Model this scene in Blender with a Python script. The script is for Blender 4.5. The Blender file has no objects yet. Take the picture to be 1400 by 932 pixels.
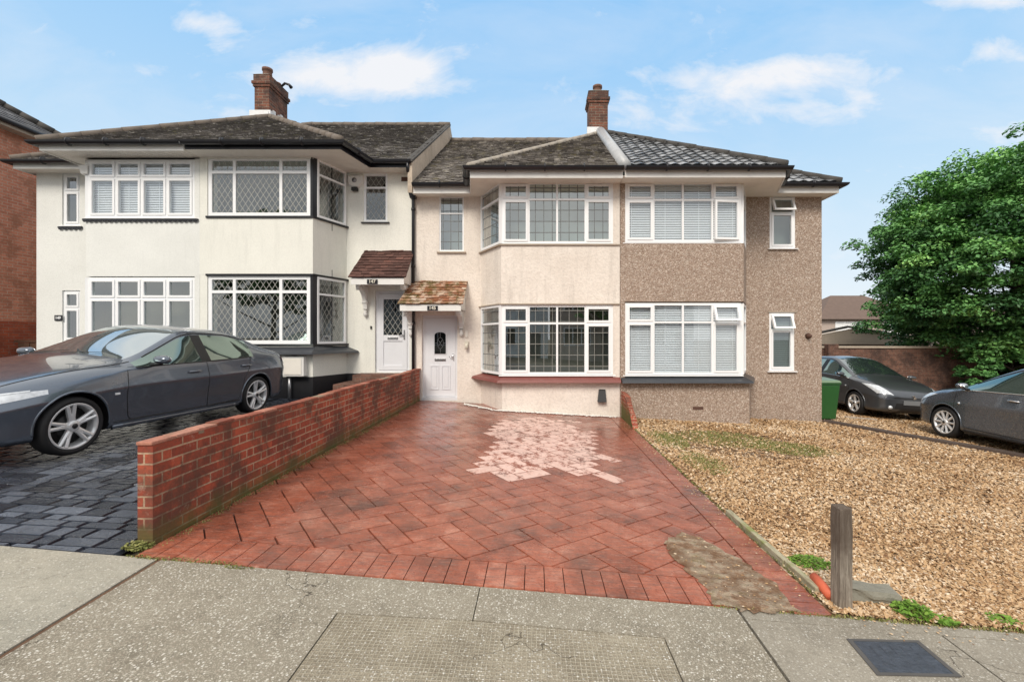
import bpy, bmesh, math, random
import numpy as np
from mathutils import Vector, Matrix
from mathutils.bvhtree import BVHTree
from mathutils import noise as mnoise
R = math.radians
random.seed(7); rng = np.random.default_rng(11)
scene = bpy.context.scene
col = scene.collection
V = Vector
F = 622.2
SL = 0.055
WORLD_ROOTS = set()

def G(x):                       # the street falls gently to the right
    return -SL * (max(-16, min(16, x)) + 0.6)
def gp(px, py):                 # a point of the sloping ground seen at photo pixel px,py
    y = 1.583 * F / ((py - 461) - SL * (px - 732)); x = (px - 732) * y / F
    return V((x, y, G(x)))
def YP(x):                      # back edge of the pavement
    return 2.84 - 0.053 * x

# ------------------------------------------------------------------ materials
def nt(name):
    m = bpy.data.materials.new(name); m.use_nodes = True
    t = m.node_tree; t.nodes.clear()
    out = t.nodes.new('ShaderNodeOutputMaterial')
    return m, t, out
class N:
    """tiny helper round a node tree"""
    def __init__(s, t): s.t = t
    def new(s, typ, **kw):
        n = s.t.nodes.new(typ)
        for k, v in kw.items(): setattr(n, k, v)
        return n
    def link(s, a, b): s.t.links.new(a, b)
    def val(s, sock, v):
        if isinstance(v, (int, float)): sock.default_value = v
        elif isinstance(v, (tuple, list)):
            sock.default_value = (*v, 1) if len(v) == 3 and len(sock.default_value) == 4 else v
        else: s.link(v, sock)
    def math(s, op, a, b=None, c=None, clamp=False):
        n = s.new('ShaderNodeMath', operation=op, use_clamp=clamp)
        s.val(n.inputs[0], a)
        if b is not None: s.val(n.inputs[1], b)
        if c is not None: s.val(n.inputs[2], c)
        return n.outputs[0]
    def mix(s, f, a, b, mode='MIX'):
        n = s.new('ShaderNodeMix', data_type='RGBA', blend_type=mode)
        s.val(n.inputs[0], f); s.val(n.inputs[6], a); s.val(n.inputs[7], b)
        return n.outputs[2]
    def obj(s): return s.new('ShaderNodeTexCoord').outputs['Object']
    def uv(s): return s.new('ShaderNodeTexCoord').outputs['UV']
    def mapping(s, v, scale=(1,1,1), rot=(0,0,0), loc=(0,0,0)):
        n = s.new('ShaderNodeMapping'); s.link(v, n.inputs[0])
        n.inputs['Scale'].default_value = scale; n.inputs['Rotation'].default_value = rot; n.inputs['Location'].default_value = loc
        return n.outputs[0]
    def noise(s, v, scale, detail=4, rough=0.6, dist=0):
        n = s.new('ShaderNodeTexNoise'); s.link(v, n.inputs['Vector'])
        n.inputs['Scale'].default_value = scale; n.inputs['Detail'].default_value = detail
        n.inputs['Roughness'].default_value = rough; n.inputs['Distortion'].default_value = dist
        return n.outputs['Fac']
    def voro(s, v, scale, feature='F1', out='Distance'):
        n = s.new('ShaderNodeTexVoronoi', feature=feature); s.link(v, n.inputs['Vector'])
        n.inputs['Scale'].default_value = scale
        return n.outputs[out]
    def ramp(s, f, stops):
        n = s.new('ShaderNodeValToRGB'); s.link(f, n.inputs[0])
        e = n.color_ramp.elements
        while len(e) < len(stops): e.new(0.5)
        for k, (p, c) in enumerate(stops):
            e[k].position = p; e[k].color = (*c, 1) if not isinstance(c, (int, float)) else (c, c, c, 1)
        return n.outputs[0]
    def bump(s, h, strength=0.5, dist=0.01, nrm=None):
        n = s.new('ShaderNodeBump'); s.link(h, n.inputs['Height'])
        n.inputs['Strength'].default_value = strength; n.inputs['Distance'].default_value = dist
        if nrm is not None: s.link(nrm, n.inputs['Normal'])
        return n.outputs[0]
    def attr(s, name):
        return s.new('ShaderNodeAttribute', attribute_name=name).outputs['Fac']
    def bsdf(s, color, rough=0.8, metal=0, spec=0.5, nrm=None, coat=0, coatr=0.03, out=None, emit=None):
        b = s.new('ShaderNodeBsdfPrincipled')
        s.val(b.inputs['Base Color'], color); s.val(b.inputs['Roughness'], rough); s.val(b.inputs['Metallic'], metal)
        b.inputs['Specular IOR Level'].default_value = spec
        b.inputs['Coat Weight'].default_value = coat; b.inputs['Coat Roughness'].default_value = coatr
        if nrm is not None: s.link(nrm, b.inputs['Normal'])
        if out is not None: s.link(b.outputs[0], out.inputs[0])
        return b.outputs[0]
    def xyz(s, v):
        n = s.new('ShaderNodeSeparateXYZ'); s.link(v, n.inputs[0]); return n.outputs

M = {}
def flat(name, c, rough=0.6, metal=0, spec=0.5, coat=0, var=0.12, nscale=6, bump=0, bscale=80):
    m, t, out = nt(name); n = N(t); o = n.obj()
    f = n.noise(o, nscale, 5)
    f = n.math('MULTIPLY_ADD', f, 2 * var, 1 - var)
    c2 = n.mix(1.0, c, f, 'MULTIPLY') if False else None
    mul = n.new('ShaderNodeVectorMath', operation='SCALE'); mul.inputs[0].default_value = c; n.link(f, mul.inputs['Scale'])
    nr = n.bump(n.noise(o, bscale, 4), bump, 0.01) if bump else None
    n.bsdf(mul.outputs[0], rough, metal, spec, nr, coat, out=out)
    M[name] = m; return m

def render_mat(name, c1, c2, speck=None, bscale=45, bstr=0.5, dirt=0.35, vscale=60):
    """painted render / roughcast: broad tone drift, rain streaks, grit"""
    m, t, out = nt(name); n = N(t); o = n.obj()
    broad = n.noise(o, 0.9, 5, 0.65)
    fine = n.noise(o, bscale, 5, 0.7)
    c = n.mix(n.ramp(broad, [(0.35, 0), (0.68, 1)]), c1, c2)
    streak = n.noise(n.mapping(o, (5, 5, 0.5)), 1.3, 5, 0.7)
    c = n.mix(n.math('MULTIPLY', n.ramp(streak, [(0.52, 0), (0.75, 1)]), dirt), c, tuple(x * 0.62 for x in c2))
    c = n.mix(n.math('MULTIPLY', n.ramp(fine, [(0.3, 1), (0.55, 0)]), 0.28), c, tuple(x * 0.5 for x in c2))
    h = n.math('ADD', fine, n.math('MULTIPLY', n.noise(o, bscale * 0.35, 3), 0.8))
    if speck:
        vc = n.new('ShaderNodeTexVoronoi'); n.link(o, vc.inputs['Vector']); vc.inputs['Scale'].default_value = vscale
        cell = n.xyz(vc.outputs['Color'])[0]
        c = n.mix(0.85, c, n.ramp(cell, speck))
        big = n.noise(o, 24, 5, 0.75)
        c = n.mix(n.ramp(big, [(0.4, 0.35), (0.6, 0)]), c, tuple(x * 0.45 for x in c2))
        h = n.math('SUBTRACT', 1, vc.outputs['Distance'])
    n.bsdf(c, 0.9, 0, 0.2, n.bump(h, bstr, 0.012), out=out)
    M[name] = m; return m

def brick_mat(name, ca, cb, cm, dark=(0.06, 0.04, 0.035), moss=0.0, bw=0.225, rh=0.075):
    m, t, out = nt(name); n = N(t); u = n.uv(); o = n.obj()
    b = n.new('ShaderNodeTexBrick'); n.link(n.mapping(u, (1, 1, 1)), b.inputs['Vector'])
    b.inputs['Scale'].default_value = 1; b.inputs['Brick Width'].default_value = bw; b.inputs['Row Height'].default_value = rh
    b.inputs['Mortar Size'].default_value = 0.007; b.inputs['Mortar Smooth'].default_value = 0.15; b.inputs['Bias'].default_value = 0
    b.inputs['Color1'].default_value = (*ca, 1); b.inputs['Color2'].default_value = (*cb, 1); b.inputs['Mortar'].default_value = (*cm, 1)
    b.offset = 0.5
    patch = n.noise(o, 2.2, 5, 0.7)
    c = n.mix(n.ramp(patch, [(0.46, 0), (0.60, 0.8)]), b.outputs['Color'], dark)
    c = n.mix(n.ramp(n.noise(n.mapping(o,(1,1,1),loc=(3,3,3)), 16, 6, 0.8), [(0.56, 0), (0.66, 0.75)]), c, dark)
    c = n.mix(n.math('MULTIPLY', n.ramp(n.noise(o, 35, 5, 0.8), [(0.3, 1), (0.55, 0)]), 0.5), c, dark)
    c = n.mix(n.ramp(n.noise(o, 9, 5, 0.8), [(0.6, 0), (0.74, 0.5)]), c, (0.5, 0.4, 0.32))
    if moss:
        z = n.xyz(u)[1]
        low = n.math('MULTIPLY', n.ramp(n.math('ADD', z, n.math('MULTIPLY', n.noise(o, 6, 4), 0.28)), [(0.22, 1), (0.42, 0)]), moss)
        c = n.mix(low, c, (0.10, 0.11, 0.03))
    h = n.math('ADD', n.math('MULTIPLY', b.outputs['Fac'], -1.0), n.math('MULTIPLY', n.noise(o, 60, 4), 0.5))
    n.bsdf(c, 0.85, 0, 0.25, n.bump(h, 0.8, 0.008), out=out)
    M[name] = m; return m

def tint_mat(name, stops, rough=0.8, spec=0.3, moss=None, mossr=(0.5, 0.7), nscale=2.5, bump=0.4, bscale=50, fine=0.5, roughvar=None):
    """colour by the per-face 'tint' value, broken up by noise"""
    m, t, out = nt(name); n = N(t); o = n.obj()
    a = n.attr('tint')
    f = n.math('ADD', n.math('MULTIPLY', a, 0.75), n.math('MULTIPLY', n.noise(o, nscale * 5, 6, 0.7), 0.25))
    c = n.ramp(f, stops)
    if fine:
        c = n.mix(n.math('MULTIPLY', n.ramp(n.noise(o, bscale * 0.7, 6, 0.8), [(0.3, 1), (0.58, 0)]), fine), c, tuple(x * 0.35 for x in stops[0][1]))
    if moss:
        for k, mc in enumerate(moss):
            mk = n.noise(n.mapping(o, (1, 1, 1), loc=(k * 7.3, 1, 2)), nscale, 7, 0.75)
            c = n.mix(n.ramp(mk, [(mossr[0], 0), (mossr[1], 0.85)]), c, mc)
    rr = rough
    if roughvar: rr = n.ramp(n.noise(o, roughvar[2], 5, 0.7), [(0.38, roughvar[0]), (0.62, roughvar[1])])
    n.bsdf(c, rr, 0, spec, n.bump(n.noise(o, bscale, 6, 0.75), bump, 0.008), out=out)
    M[name] = m; return m

render_mat('render_white', (0.83, 0.835, 0.80), (0.76, 0.765, 0.73), bscale=60, bstr=0.25, dirt=0.12)
render_mat('render_cream', (0.86, 0.85, 0.78), (0.79, 0.785, 0.72), bscale=60, bstr=0.25, dirt=0.22)
render_mat('render_pink', (0.86, 0.79, 0.715), (0.76, 0.685, 0.61), bscale=24, bstr=1.0, dirt=0.42)
render_mat('pebbledash', (0.50, 0.39, 0.315), (0.42, 0.33, 0.265), speck=[(0.0, (0.24, 0.15, 0.11)), (0.25, (0.36, 0.265, 0.205)), (0.6, (0.46, 0.36, 0.29)), (0.88, (0.60, 0.49, 0.41)), (1.0, (0.80, 0.72, 0.64))], bstr=0.9, vscale=58)
render_mat('gable_render', (0.60, 0.50, 0.40), (0.40, 0.33, 0.26), bscale=20, bstr=0.9, dirt=0.6)
brick_mat('brick_red', (0.48, 0.105, 0.055), (0.27, 0.058, 0.036), (0.50, 0.34, 0.23), moss=0.9, dark=(.10,.055,.04))
brick_mat('brick_house', (0.72, 0.30, 0.19), (0.56, 0.21, 0.13), (0.62, 0.48, 0.38), dark=(0.36, 0.16, 0.10))
brick_mat('brick_chimney', (0.26, 0.10, 0.062), (0.12, 0.06, 0.045), (0.27, 0.22, 0.17))
brick_mat('brick_brown', (0.24, 0.12, 0.085), (0.15, 0.075, 0.055), (0.2, 0.15, 0.12))
tint_mat('tiles_old', [(0.18, (0.055, 0.05, 0.047)), (0.4, (0.17, 0.155, 0.145)), (0.62, (0.30, 0.28, 0.265)), (0.85, (0.52, 0.50, 0.48))], moss=[(0.16, 0.15, 0.08), (0.50, 0.48, 0.45)], mossr=(0.55, 0.68), nscale=5, rough=0.8, fine=.3)
tint_mat('tiles_mid', [(0.18, (0.065, 0.056, 0.05)), (0.4, (0.20, 0.178, 0.16)), (0.62, (0.33, 0.30, 0.275)), (0.85, (0.57, 0.54, 0.51))], moss=[(0.52, 0.48, 0.43), (0.19, 0.165, 0.085)], mossr=(0.53, 0.68), nscale=4, rough=0.75, fine=.3)
tint_mat('tiles_slate', [(0.08, (0.008, 0.008, 0.010)), (0.3, (0.09, 0.095, 0.10)), (0.8, (0.34, 0.35, 0.365))], rough=0.3, spec=0.9, bump=0.3, moss=[(0.5, 0.5, 0.5)], mossr=(0.56, 0.7), nscale=5, roughvar=(0.16, 0.4, 6))  # grey moss layer and pale tints paint in sky highlights on wet tiles
tint_mat('tiles_porch_brown', [(0.0, (0.045, 0.024, 0.02)), (0.5, (0.11, 0.055, 0.045)), (0.8, (0.17, 0.085, 0.068)), (1.0, (0.36, 0.14, 0.10))], rough=0.7)
tint_mat('tiles_porch_moss', [(0.1, (0.12, 0.055, 0.028)), (0.4, (0.34, 0.13, 0.065)), (0.65, (0.50, 0.28, 0.18)), (0.85, (0.78, 0.66, 0.54))], moss=[(0.55, 0.44, 0.34), (0.11, 0.085, 0.02)], mossr=(0.48, 0.6), nscale=4.5, rough=0.85, bump=0.9)
flat('ridge_tile', (0.17, 0.14, 0.115), 0.8, var=0.35, nscale=9, bump=0.6, bscale=30)
flat('ridge_pale', (0.38, 0.34, 0.29), 0.8, var=0.3, nscale=9, bump=0.6, bscale=30)
flat('ridge_grey', (0.42, 0.43, 0.44), 0.4, var=0.25, nscale=5)
flat('ridge_dark', (0.06, 0.055, 0.05), 0.75, var=0.3, nscale=9)
flat('flashing', (0.78, 0.78, 0.78), 0.6, var=0.2, nscale=14)
flat('upvc', (0.88, 0.89, 0.90), 0.28, var=0.03, spec=0.5)
flat('white_paint', (0.76, 0.75, 0.72), 0.5, var=0.1, nscale=5, bump=0.1)
flat('soffit', (0.80, 0.76, 0.69), 0.6, var=0.14, nscale=4)
flat('black_paint', (0.012, 0.012, 0.016), 0.3, var=0.3, nscale=8)
flat('plinth_black', (0.014, 0.014, 0.017), 0.5, var=0.4, nscale=8, bump=0.4)
flat('sill_red', (0.20, 0.055, 0.045), 0.5, var=0.2, nscale=5, bump=0.15)
flat('sill_grey', (0.038, 0.042, 0.05), 0.35, var=0.2)
flat('sill_stone', (0.42, 0.35, 0.28), 0.8, var=0.2, bump=0.3)
flat('door_white', (0.74, 0.75, 0.78), 0.3, var=0.03)
flat('metal_grey', (0.35, 0.35, 0.36), 0.35, metal=0.8)
flat('chrome', (0.75, 0.76, 0.78), 0.12, metal=1.0, var=0.03)
flat('rubber', (0.014, 0.014, 0.015), 0.75, var=0.2)
flat('plastic_black', (0.015, 0.015, 0.016), 0.45, var=0.2)
flat('plastic_cream', (0.66, 0.62, 0.52), 0.5, var=0.1)
flat('air_brick', (0.10, 0.05, 0.035), 0.8, bump=0.4)
flat('bin_green', (0.022, 0.10, 0.025), 0.4, var=0.1)
flat('bin_lid', (0.16, 0.24, 0.15), 0.4, var=0.1)
flat('terracotta', (0.62, 0.13, 0.06), 0.6, var=0.2, nscale=12, bump=0.3)
flat('blind_white', (0.88, 0.89, 0.90), 0.6, var=0.04)
flat('blind_grey', (0.30, 0.34, 0.37), 0.6, var=0.06)
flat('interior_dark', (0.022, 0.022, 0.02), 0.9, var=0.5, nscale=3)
flat('interior_pale', (0.50, 0.53, 0.50), 0.9, var=0.25, nscale=1.5)
flat('curtain_tan', (0.17, 0.165, 0.14), 0.9, var=0.3, nscale=3)
flat('tyre', (0.012, 0.012, 0.013), 0.7, var=0.2, bump=0.2, bscale=40)
flat('alloy', (0.78, 0.79, 0.80), 0.25, metal=0.45, var=0.05)
flat('brake', (0.04, 0.04, 0.04), 0.5, metal=0.5)
flat('lamp_clear', (0.72, 0.75, 0.78), 0.08, metal=0.3, coat=1, var=0.5, nscale=22)
flat('lamp_dark', (0.05, 0.055, 0.06), 0.1, metal=0.3, coat=1, var=0.5, nscale=20)
flat('lamp_red', (0.28, 0.012, 0.012), 0.12, coat=1, var=0.2)
flat('plate_grey', (0.16, 0.165, 0.17), 0.5, var=0.03)
flat('stone_white', (0.74, 0.72, 0.67), 0.8, var=0.2, nscale=30)
flat('concrete_block', (0.23, 0.22, 0.18), 0.95, var=0.4, nscale=9, bump=1.0, bscale=35)
flat('bark', (0.07, 0.052, 0.04), 0.95, var=0.4, nscale=12, bump=1.0, bscale=25)
flat('shed_roof', (0.45, 0.38, 0.31), 0.9, var=0.15)
flat('far_wall', (0.46, 0.38, 0.33), 0.9, var=0.1)
flat('far_roof', (0.15, 0.105, 0.085), 0.9, var=0.25, nscale=3)
flat('fence_wood', (0.16, 0.085, 0.05), 0.85, var=0.35, nscale=10, bump=0.4)
flat('cover_plastic', (0.055, 0.065, 0.085), 0.4, var=0.7, nscale=22, bump=1.0, bscale=60)
flat('frame_iron', (0.09, 0.085, 0.08), 0.7, var=0.3)
flat('bldg_white', (0.7, 0.7, 0.68), 0.9)
flat('asphalt', (0.052, 0.052, 0.054), 0.9, var=0.25, nscale=30, bump=0.5, bscale=120)
flat('kerb_stone', (0.28, 0.27, 0.25), 0.9, var=0.2, nscale=20, bump=0.4)

def wood_post():
    m, t, out = nt('post_wood'); n = N(t); o = n.obj()
    g = n.noise(n.mapping(o, (60, 60, 5)), 1, 6, 0.75, 0.5)
    c = n.ramp(g, [(0.3, (0.10, 0.08, 0.062)), (0.5, (0.26, 0.22, 0.18)), (0.7, (0.42, 0.38, 0.32))])
    z = n.xyz(o)[2]
    c = n.mix(n.ramp(n.math('ADD', z, n.math('MULTIPLY', n.noise(o, 9, 4), 0.25)), [(0.40, 0), (0.56, 0.72)]), c, (0.09, 0.065, 0.05))
    c = n.mix(n.ramp(n.math('ADD', z, n.math('MULTIPLY', n.noise(o, 14, 4), 0.12)), [(0.0, 0.6), (0.12, 0)]), c, (0.13, 0.09, 0.045))
    n.bsdf(c, 0.9, 0, 0.2, n.bump(g, 1.0, 0.01), out=out); M['post_wood'] = m
wood_post()
def wood_mossy(name, a, b):
    m, t, out = nt(name); n = N(t); o = n.obj()
    g = n.noise(n.mapping(o, (30, 5, 30)), 1, 6, 0.75, 0.5)
    c = n.ramp(g, [(0.3, a), (0.65, b)])
    c = n.mix(n.ramp(n.noise(o, 6, 5), [(0.5, 0), (0.65, 0.7)]), c, (0.20, 0.24, 0.05))
    n.bsdf(c, 0.9, 0, 0.2, n.bump(g, 0.8, 0.01), out=out); M[name] = m
wood_mossy('timber_pale', (0.22, 0.2, 0.12), (0.5, 0.46, 0.33))
flat('sleeper', (0.085, 0.06, 0.048), 0.9, var=0.4, nscale=8, bump=0.9, bscale=30)

def lattice_glass(name, pattern, lead, pitch, tint=(0.75, 0.82, 0.8), refl=0.16, width=0.07, refl_hi=0.9, wob=0.0):
    """glass pane; leading is a pattern in the pane's own plane (uv in metres)"""
    m, t, out = nt(name); n = N(t)
    lw = n.new('ShaderNodeLayerWeight'); lw.inputs['Blend'].default_value = 0.25
    f = n.math('MULTIPLY_ADD', lw.outputs['Facing'], refl_hi - refl, refl, clamp=True)
    tr = n.new('ShaderNodeBsdfTransparent'); tr.inputs[0].default_value = (*tint, 1)
    gl = n.new('ShaderNodeBsdfGlossy'); gl.inputs['Roughness'].default_value = 0.015; gl.inputs[0].default_value = (0.92, 0.97, 1, 1)
    if wob:
        n.link(n.bump(n.noise(n.obj(), 2.3, 2), wob, 0.02), gl.inputs['Normal'])
    mx = n.new('ShaderNodeMixShader'); n.link(f, mx.inputs[0]); n.link(tr.outputs[0], mx.inputs[1]); n.link(gl.outputs[0], mx.inputs[2])
    res = mx.outputs[0]
    if pattern:
        x = n.xyz(n.uv()); a = n.math('DIVIDE', x[0], pitch[0]); b = n.math('DIVIDE', x[1], pitch[1])
        if pattern == 'diamond': p, q = n.math('ADD', a, b), n.math('SUBTRACT', a, b)
        else: p, q = a, b
        def line(v):
            fr = n.math('FRACT', v); d = n.math('ABSOLUTE', n.math('SUBTRACT', fr, 0.5))
            return n.math('GREATER_THAN', d, 0.5 - width / 2)
        mk = n.math('MAXIMUM', line(p), line(q))
        df = n.new('ShaderNodeBsdfPrincipled'); df.inputs['Base Color'].default_value = (*lead, 1); df.inputs['Roughness'].default_value = 0.5
        m2 = n.new('ShaderNodeMixShader'); n.link(mk, m2.inputs[0]); n.link(res, m2.inputs[1]); n.link(df.outputs[0], m2.inputs[2])
        res = m2.outputs[0]
    n.link(res, out.inputs[0]); M[name] = m
lattice_glass('glass_plain', None, None, None, refl=0.13)
lattice_glass('glass_blind', None, None, None, tint=(0.88, 0.92, 0.94), refl=0.12)
lattice_glass('glass_diamond', 'diamond', (0.33, 0.33, 0.30), (0.125, 0.19), refl=0.11, width=0.105, wob=0)
lattice_glass('glass_square', 'square', (0.13, 0.14, 0.14), (0.178, 0.235), refl=0.26, width=0.085)
lattice_glass('glass_square_low', 'square', (0.24, 0.24, 0.22), (0.178, 0.235), refl=0.32, width=0.055)

def car_paint(name, c, rough=0.32):
    m, t, out = nt(name); n = N(t); o = n.obj()
    flake = n.noise(o, 60, 2)
    cc = n.mix(n.math('MULTIPLY', n.ramp(flake, [(0.5, 0), (0.8, 1)]), 0.06), c, tuple(min(1, x * 2.2) for x in c))
    dirt = n.ramp(n.math('ADD', n.xyz(o)[2], n.math('MULTIPLY', n.noise(o, 5, 5), 0.3)), [(0.25, 0.25), (0.5, 0)])
    cc = n.mix(dirt, cc, (0.06, 0.062, 0.065))
    rg = n.ramp(n.noise(o, 22, 5, 0.75), [(0.35, rough - 0.04), (0.7, rough + 0.05)])
    n.bsdf(cc, rg, 0.65, 0.5, None, 1.0, 0.03, out=out); M[name] = m
car_paint('paint_slate', (0.15, 0.18, 0.225), .22)
car_paint('paint_graphite', (0.10, 0.108, 0.12))
car_paint('paint_dusk', (0.13, 0.155, 0.19), .28)
def car_glass(name, base, lo, hi, tint=(0.9,0.97,1.0)):
    m, t, out = nt(name); n = N(t)
    df = n.bsdf(base, 0.35, 0, 0.3)
    gl = n.new('ShaderNodeBsdfGlossy'); gl.inputs['Roughness'].default_value = 0.02; gl.inputs[0].default_value = (*tint, 1)
    lw = n.new('ShaderNodeLayerWeight'); lw.inputs['Blend'].default_value = 0.3
    mx = n.new('ShaderNodeMixShader'); n.link(n.math('MULTIPLY_ADD', lw.outputs['Facing'], hi-lo, lo, clamp=True), mx.inputs[0])
    n.link(df, mx.inputs[1]); n.link(gl.outputs[0], mx.inputs[2]); n.link(mx.outputs[0], out.inputs[0]); M[name] = m
car_glass('car_glass', (0.014, 0.034, 0.030), 0.14, 0.8, (0.75, 0.95, 0.88))
car_glass('car_windscreen', (0.12, 0.15, 0.155), 0.30, 0.9)  # pale base colour stands in for part of the sky's reflection
car_glass('car_windscreen_dark', (0.02, 0.03, 0.03), 0.16, 0.7)

# ------------------------------------------------------------------ mesh builder
class MB:
    def __init__(s): s.v = []; s.f = []; s.m = []; s.t = []; s.sm = []
    def face(s, pts, mat=0, tint=0.5, smooth=False):
        b = len(s.v); s.v += [tuple(p) for p in pts]; s.f.append(tuple(range(b, b + len(pts)))); s.m.append(mat); s.t.append(tint); s.sm.append(smooth)
    def add(s, verts, faces, mat=0, tint=0.5, smooth=False):
        b = len(s.v); s.v += [tuple(p) for p in verts]
        for f in faces: s.f.append(tuple(i + b for i in f)); s.m.append(mat); s.t.append(tint); s.sm.append(smooth)
    def box(s, x0, x1, y0, y1, z0, z1, mat=0, tint=0.5):
        v = [(x, y, z) for z in (z0, z1) for y in (y0, y1) for x in (x0, x1)]
        s.add(v, [(0,2,3,1),(4,5,7,6),(0,1,5,4),(2,6,7,3),(0,4,6,2),(1,3,7,5)], mat, tint)
    def hexa(s, p, mat=0, tint=0.5):       # 8 points: bottom 4 ccw, top 4 ccw
        s.add(p, [(3,2,1,0),(4,5,6,7),(0,1,5,4),(1,2,6,5),(2,3,7,6),(3,0,4,7)], mat, tint)
    def obox(s, c, ax, ay, az, mat=0, tint=0.5):   # half axes
        c, ax, ay, az = V(c), V(ax), V(ay), V(az)
        s.hexa([c-ax-ay-az, c+ax-ay-az, c+ax+ay-az, c-ax+ay-az, c-ax-ay+az, c+ax-ay+az, c+ax+ay+az, c-ax+ay+az], mat, tint)
    def prism(s, plan, z0, z1, mat=0):      # plan ccw; z may be callables of x
        f0 = z0 if callable(z0) else (lambda x: z0); f1 = z1 if callable(z1) else (lambda x: z1)
        n = len(plan)
        v = [(x, y, f0(x)) for x, y in plan] + [(x, y, f1(x)) for x, y in plan]
        s.add(v, [tuple(range(n))[::-1], tuple(range(n, 2*n))] + [(i, (i+1) % n, n + (i+1) % n, n + i) for i in range(n)], mat)
    def tube(s, path, r, n=8, mat=0, smooth=True, cap=True):
        path = [V(p) for p in path]; rr = r if isinstance(r, (list, tuple)) else [r] * len(path)
        vs = []; up = None
        for i, p in enumerate(path):
            d = (path[min(i+1, len(path)-1)] - path[max(i-1, 0)]).normalized()
            if up is None:
                a = V((0,0,1)) if abs(d.z) < 0.9 else V((1,0,0)); up = (a - d * a.dot(d)).normalized()
            else: up = (up - d * up.dot(d)).normalized()
            w = d.cross(up)
            for k in range(n):
                t = 2 * math.pi * k / n
                vs.append(p + (up * math.cos(t) + w * math.sin(t)) * rr[i])
        fs = [(i*n+k, i*n+(k+1) % n, (i+1)*n+(k+1) % n, (i+1)*n+k) for i in range(len(path)-1) for k in range(n)]
        if cap: fs += [tuple(range(n))[::-1], tuple(range((len(path)-1)*n, len(path)*n))]
        s.add(vs, fs, mat, smooth=smooth)
    def lathe(s, prof, n=32, axis='y', c=(0,0,0), mat=0, smooth=True, cap=True):
        vs = []
        for (r, h) in prof:
            for k in range(n):
                t = 2 * math.pi * k / n; a, b = r * math.cos(t), r * math.sin(t)
                p = (a, h, b) if axis == 'y' else (a, b, h)
                vs.append((p[0]+c[0], p[1]+c[1], p[2]+c[2]))
        fs = [(i*n+k, i*n+(k+1) % n, (i+1)*n+(k+1) % n, (i+1)*n+k) for i in range(len(prof)-1) for k in range(n)]
        if cap and prof[0][0] > 1e-4: fs.append(tuple(range(n)))
        if cap and prof[-1][0] > 1e-4: fs.append(tuple(range((len(prof)-1)*n, len(prof)*n)))
        s.add(vs, fs, mat, smooth=smooth)
    def build(s, name, mats, parent=None, uv=True, bevel=0, recalc=True):
        me = bpy.data.meshes.new(name)
        me.from_pydata(s.v, [], s.f)
        if not isinstance(mats, (list, tuple)): mats = [mats]
        for k in mats: me.materials.append(M[k] if isinstance(k, str) else k)
        me.polygons.foreach_set('material_index', s.m)
        me.polygons.foreach_set('use_smooth', s.sm)
        if recalc:
            bm = bmesh.new(); bm.from_mesh(me); bmesh.ops.recalc_face_normals(bm, faces=bm.faces); bm.to_mesh(me); bm.free()
        a = me.attributes.new('tint', 'FLOAT', 'FACE'); a.data.foreach_set('value', s.t)
        if uv: meter_uv(me)
        me.update()
        o = bpy.data.objects.new(name, me); link(o, parent)
        if bevel:
            b = o.modifiers.new('bevel', 'BEVEL'); b.width = bevel; b.segments = 2; b.limit_method = 'ANGLE'; b.angle_limit = R(40)
        return o
def meter_uv(me):
    uvl = me.uv_layers.new(name='UVMap'); Z = V((0,0,1)); vs = me.vertices
    data = np.zeros(len(me.loops) * 2, dtype=np.float32)
    for p in me.polygons:
        n = p.normal
        if abs(n.z) > 0.97: t, b = V((1,0,0)), V((0,1,0))
        else:
            t = Z.cross(n).normalized(); b = n.cross(t)
            if abs(t.x) > abs(t.y):
                if t.x < 0: t = -t
            elif t.y < 0: t = -t
        for li in p.loop_indices:
            co = vs[me.loops[li].vertex_index].co
            data[2*li] = co.dot(t); data[2*li+1] = co.dot(b)
    uvl.data.foreach_set('uv', data)
def link(o, parent=None):
    col.objects.link(o)
    if parent is not None:
        o.parent = parent
        if parent.name in WORLD_ROOTS: o.location = -parent.location   # parts modelled where they stand
def tag(o, label=None, cat=None, group=None, kind=None):
    if label: o['label'] = label
    if cat: o['category'] = cat
    if group: o['group'] = group
    if kind: o['kind'] = kind
    return o
def thing(name, label, cat, loc=(0,0,0), group=None, world=True):
    o = bpy.data.objects.new(name, None); o.empty_display_size = 0.2; col.objects.link(o); o.location = loc
    if world: WORLD_ROOTS.add(o.name)
    return tag(o, label, cat, group)
def struct(o): o['kind'] = 'structure'; return o
# ------------------------------------------------------------------ building pieces
Yb, Yw, Yg = 9.57, 10.49, 9.12      # bay front, main wall, bay gutter line
Ye = 10.10                          # main gutter line
Yr = 14.6                           # ridge
SLOPE = 0.638
Zv = V((0,0,1))

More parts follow.
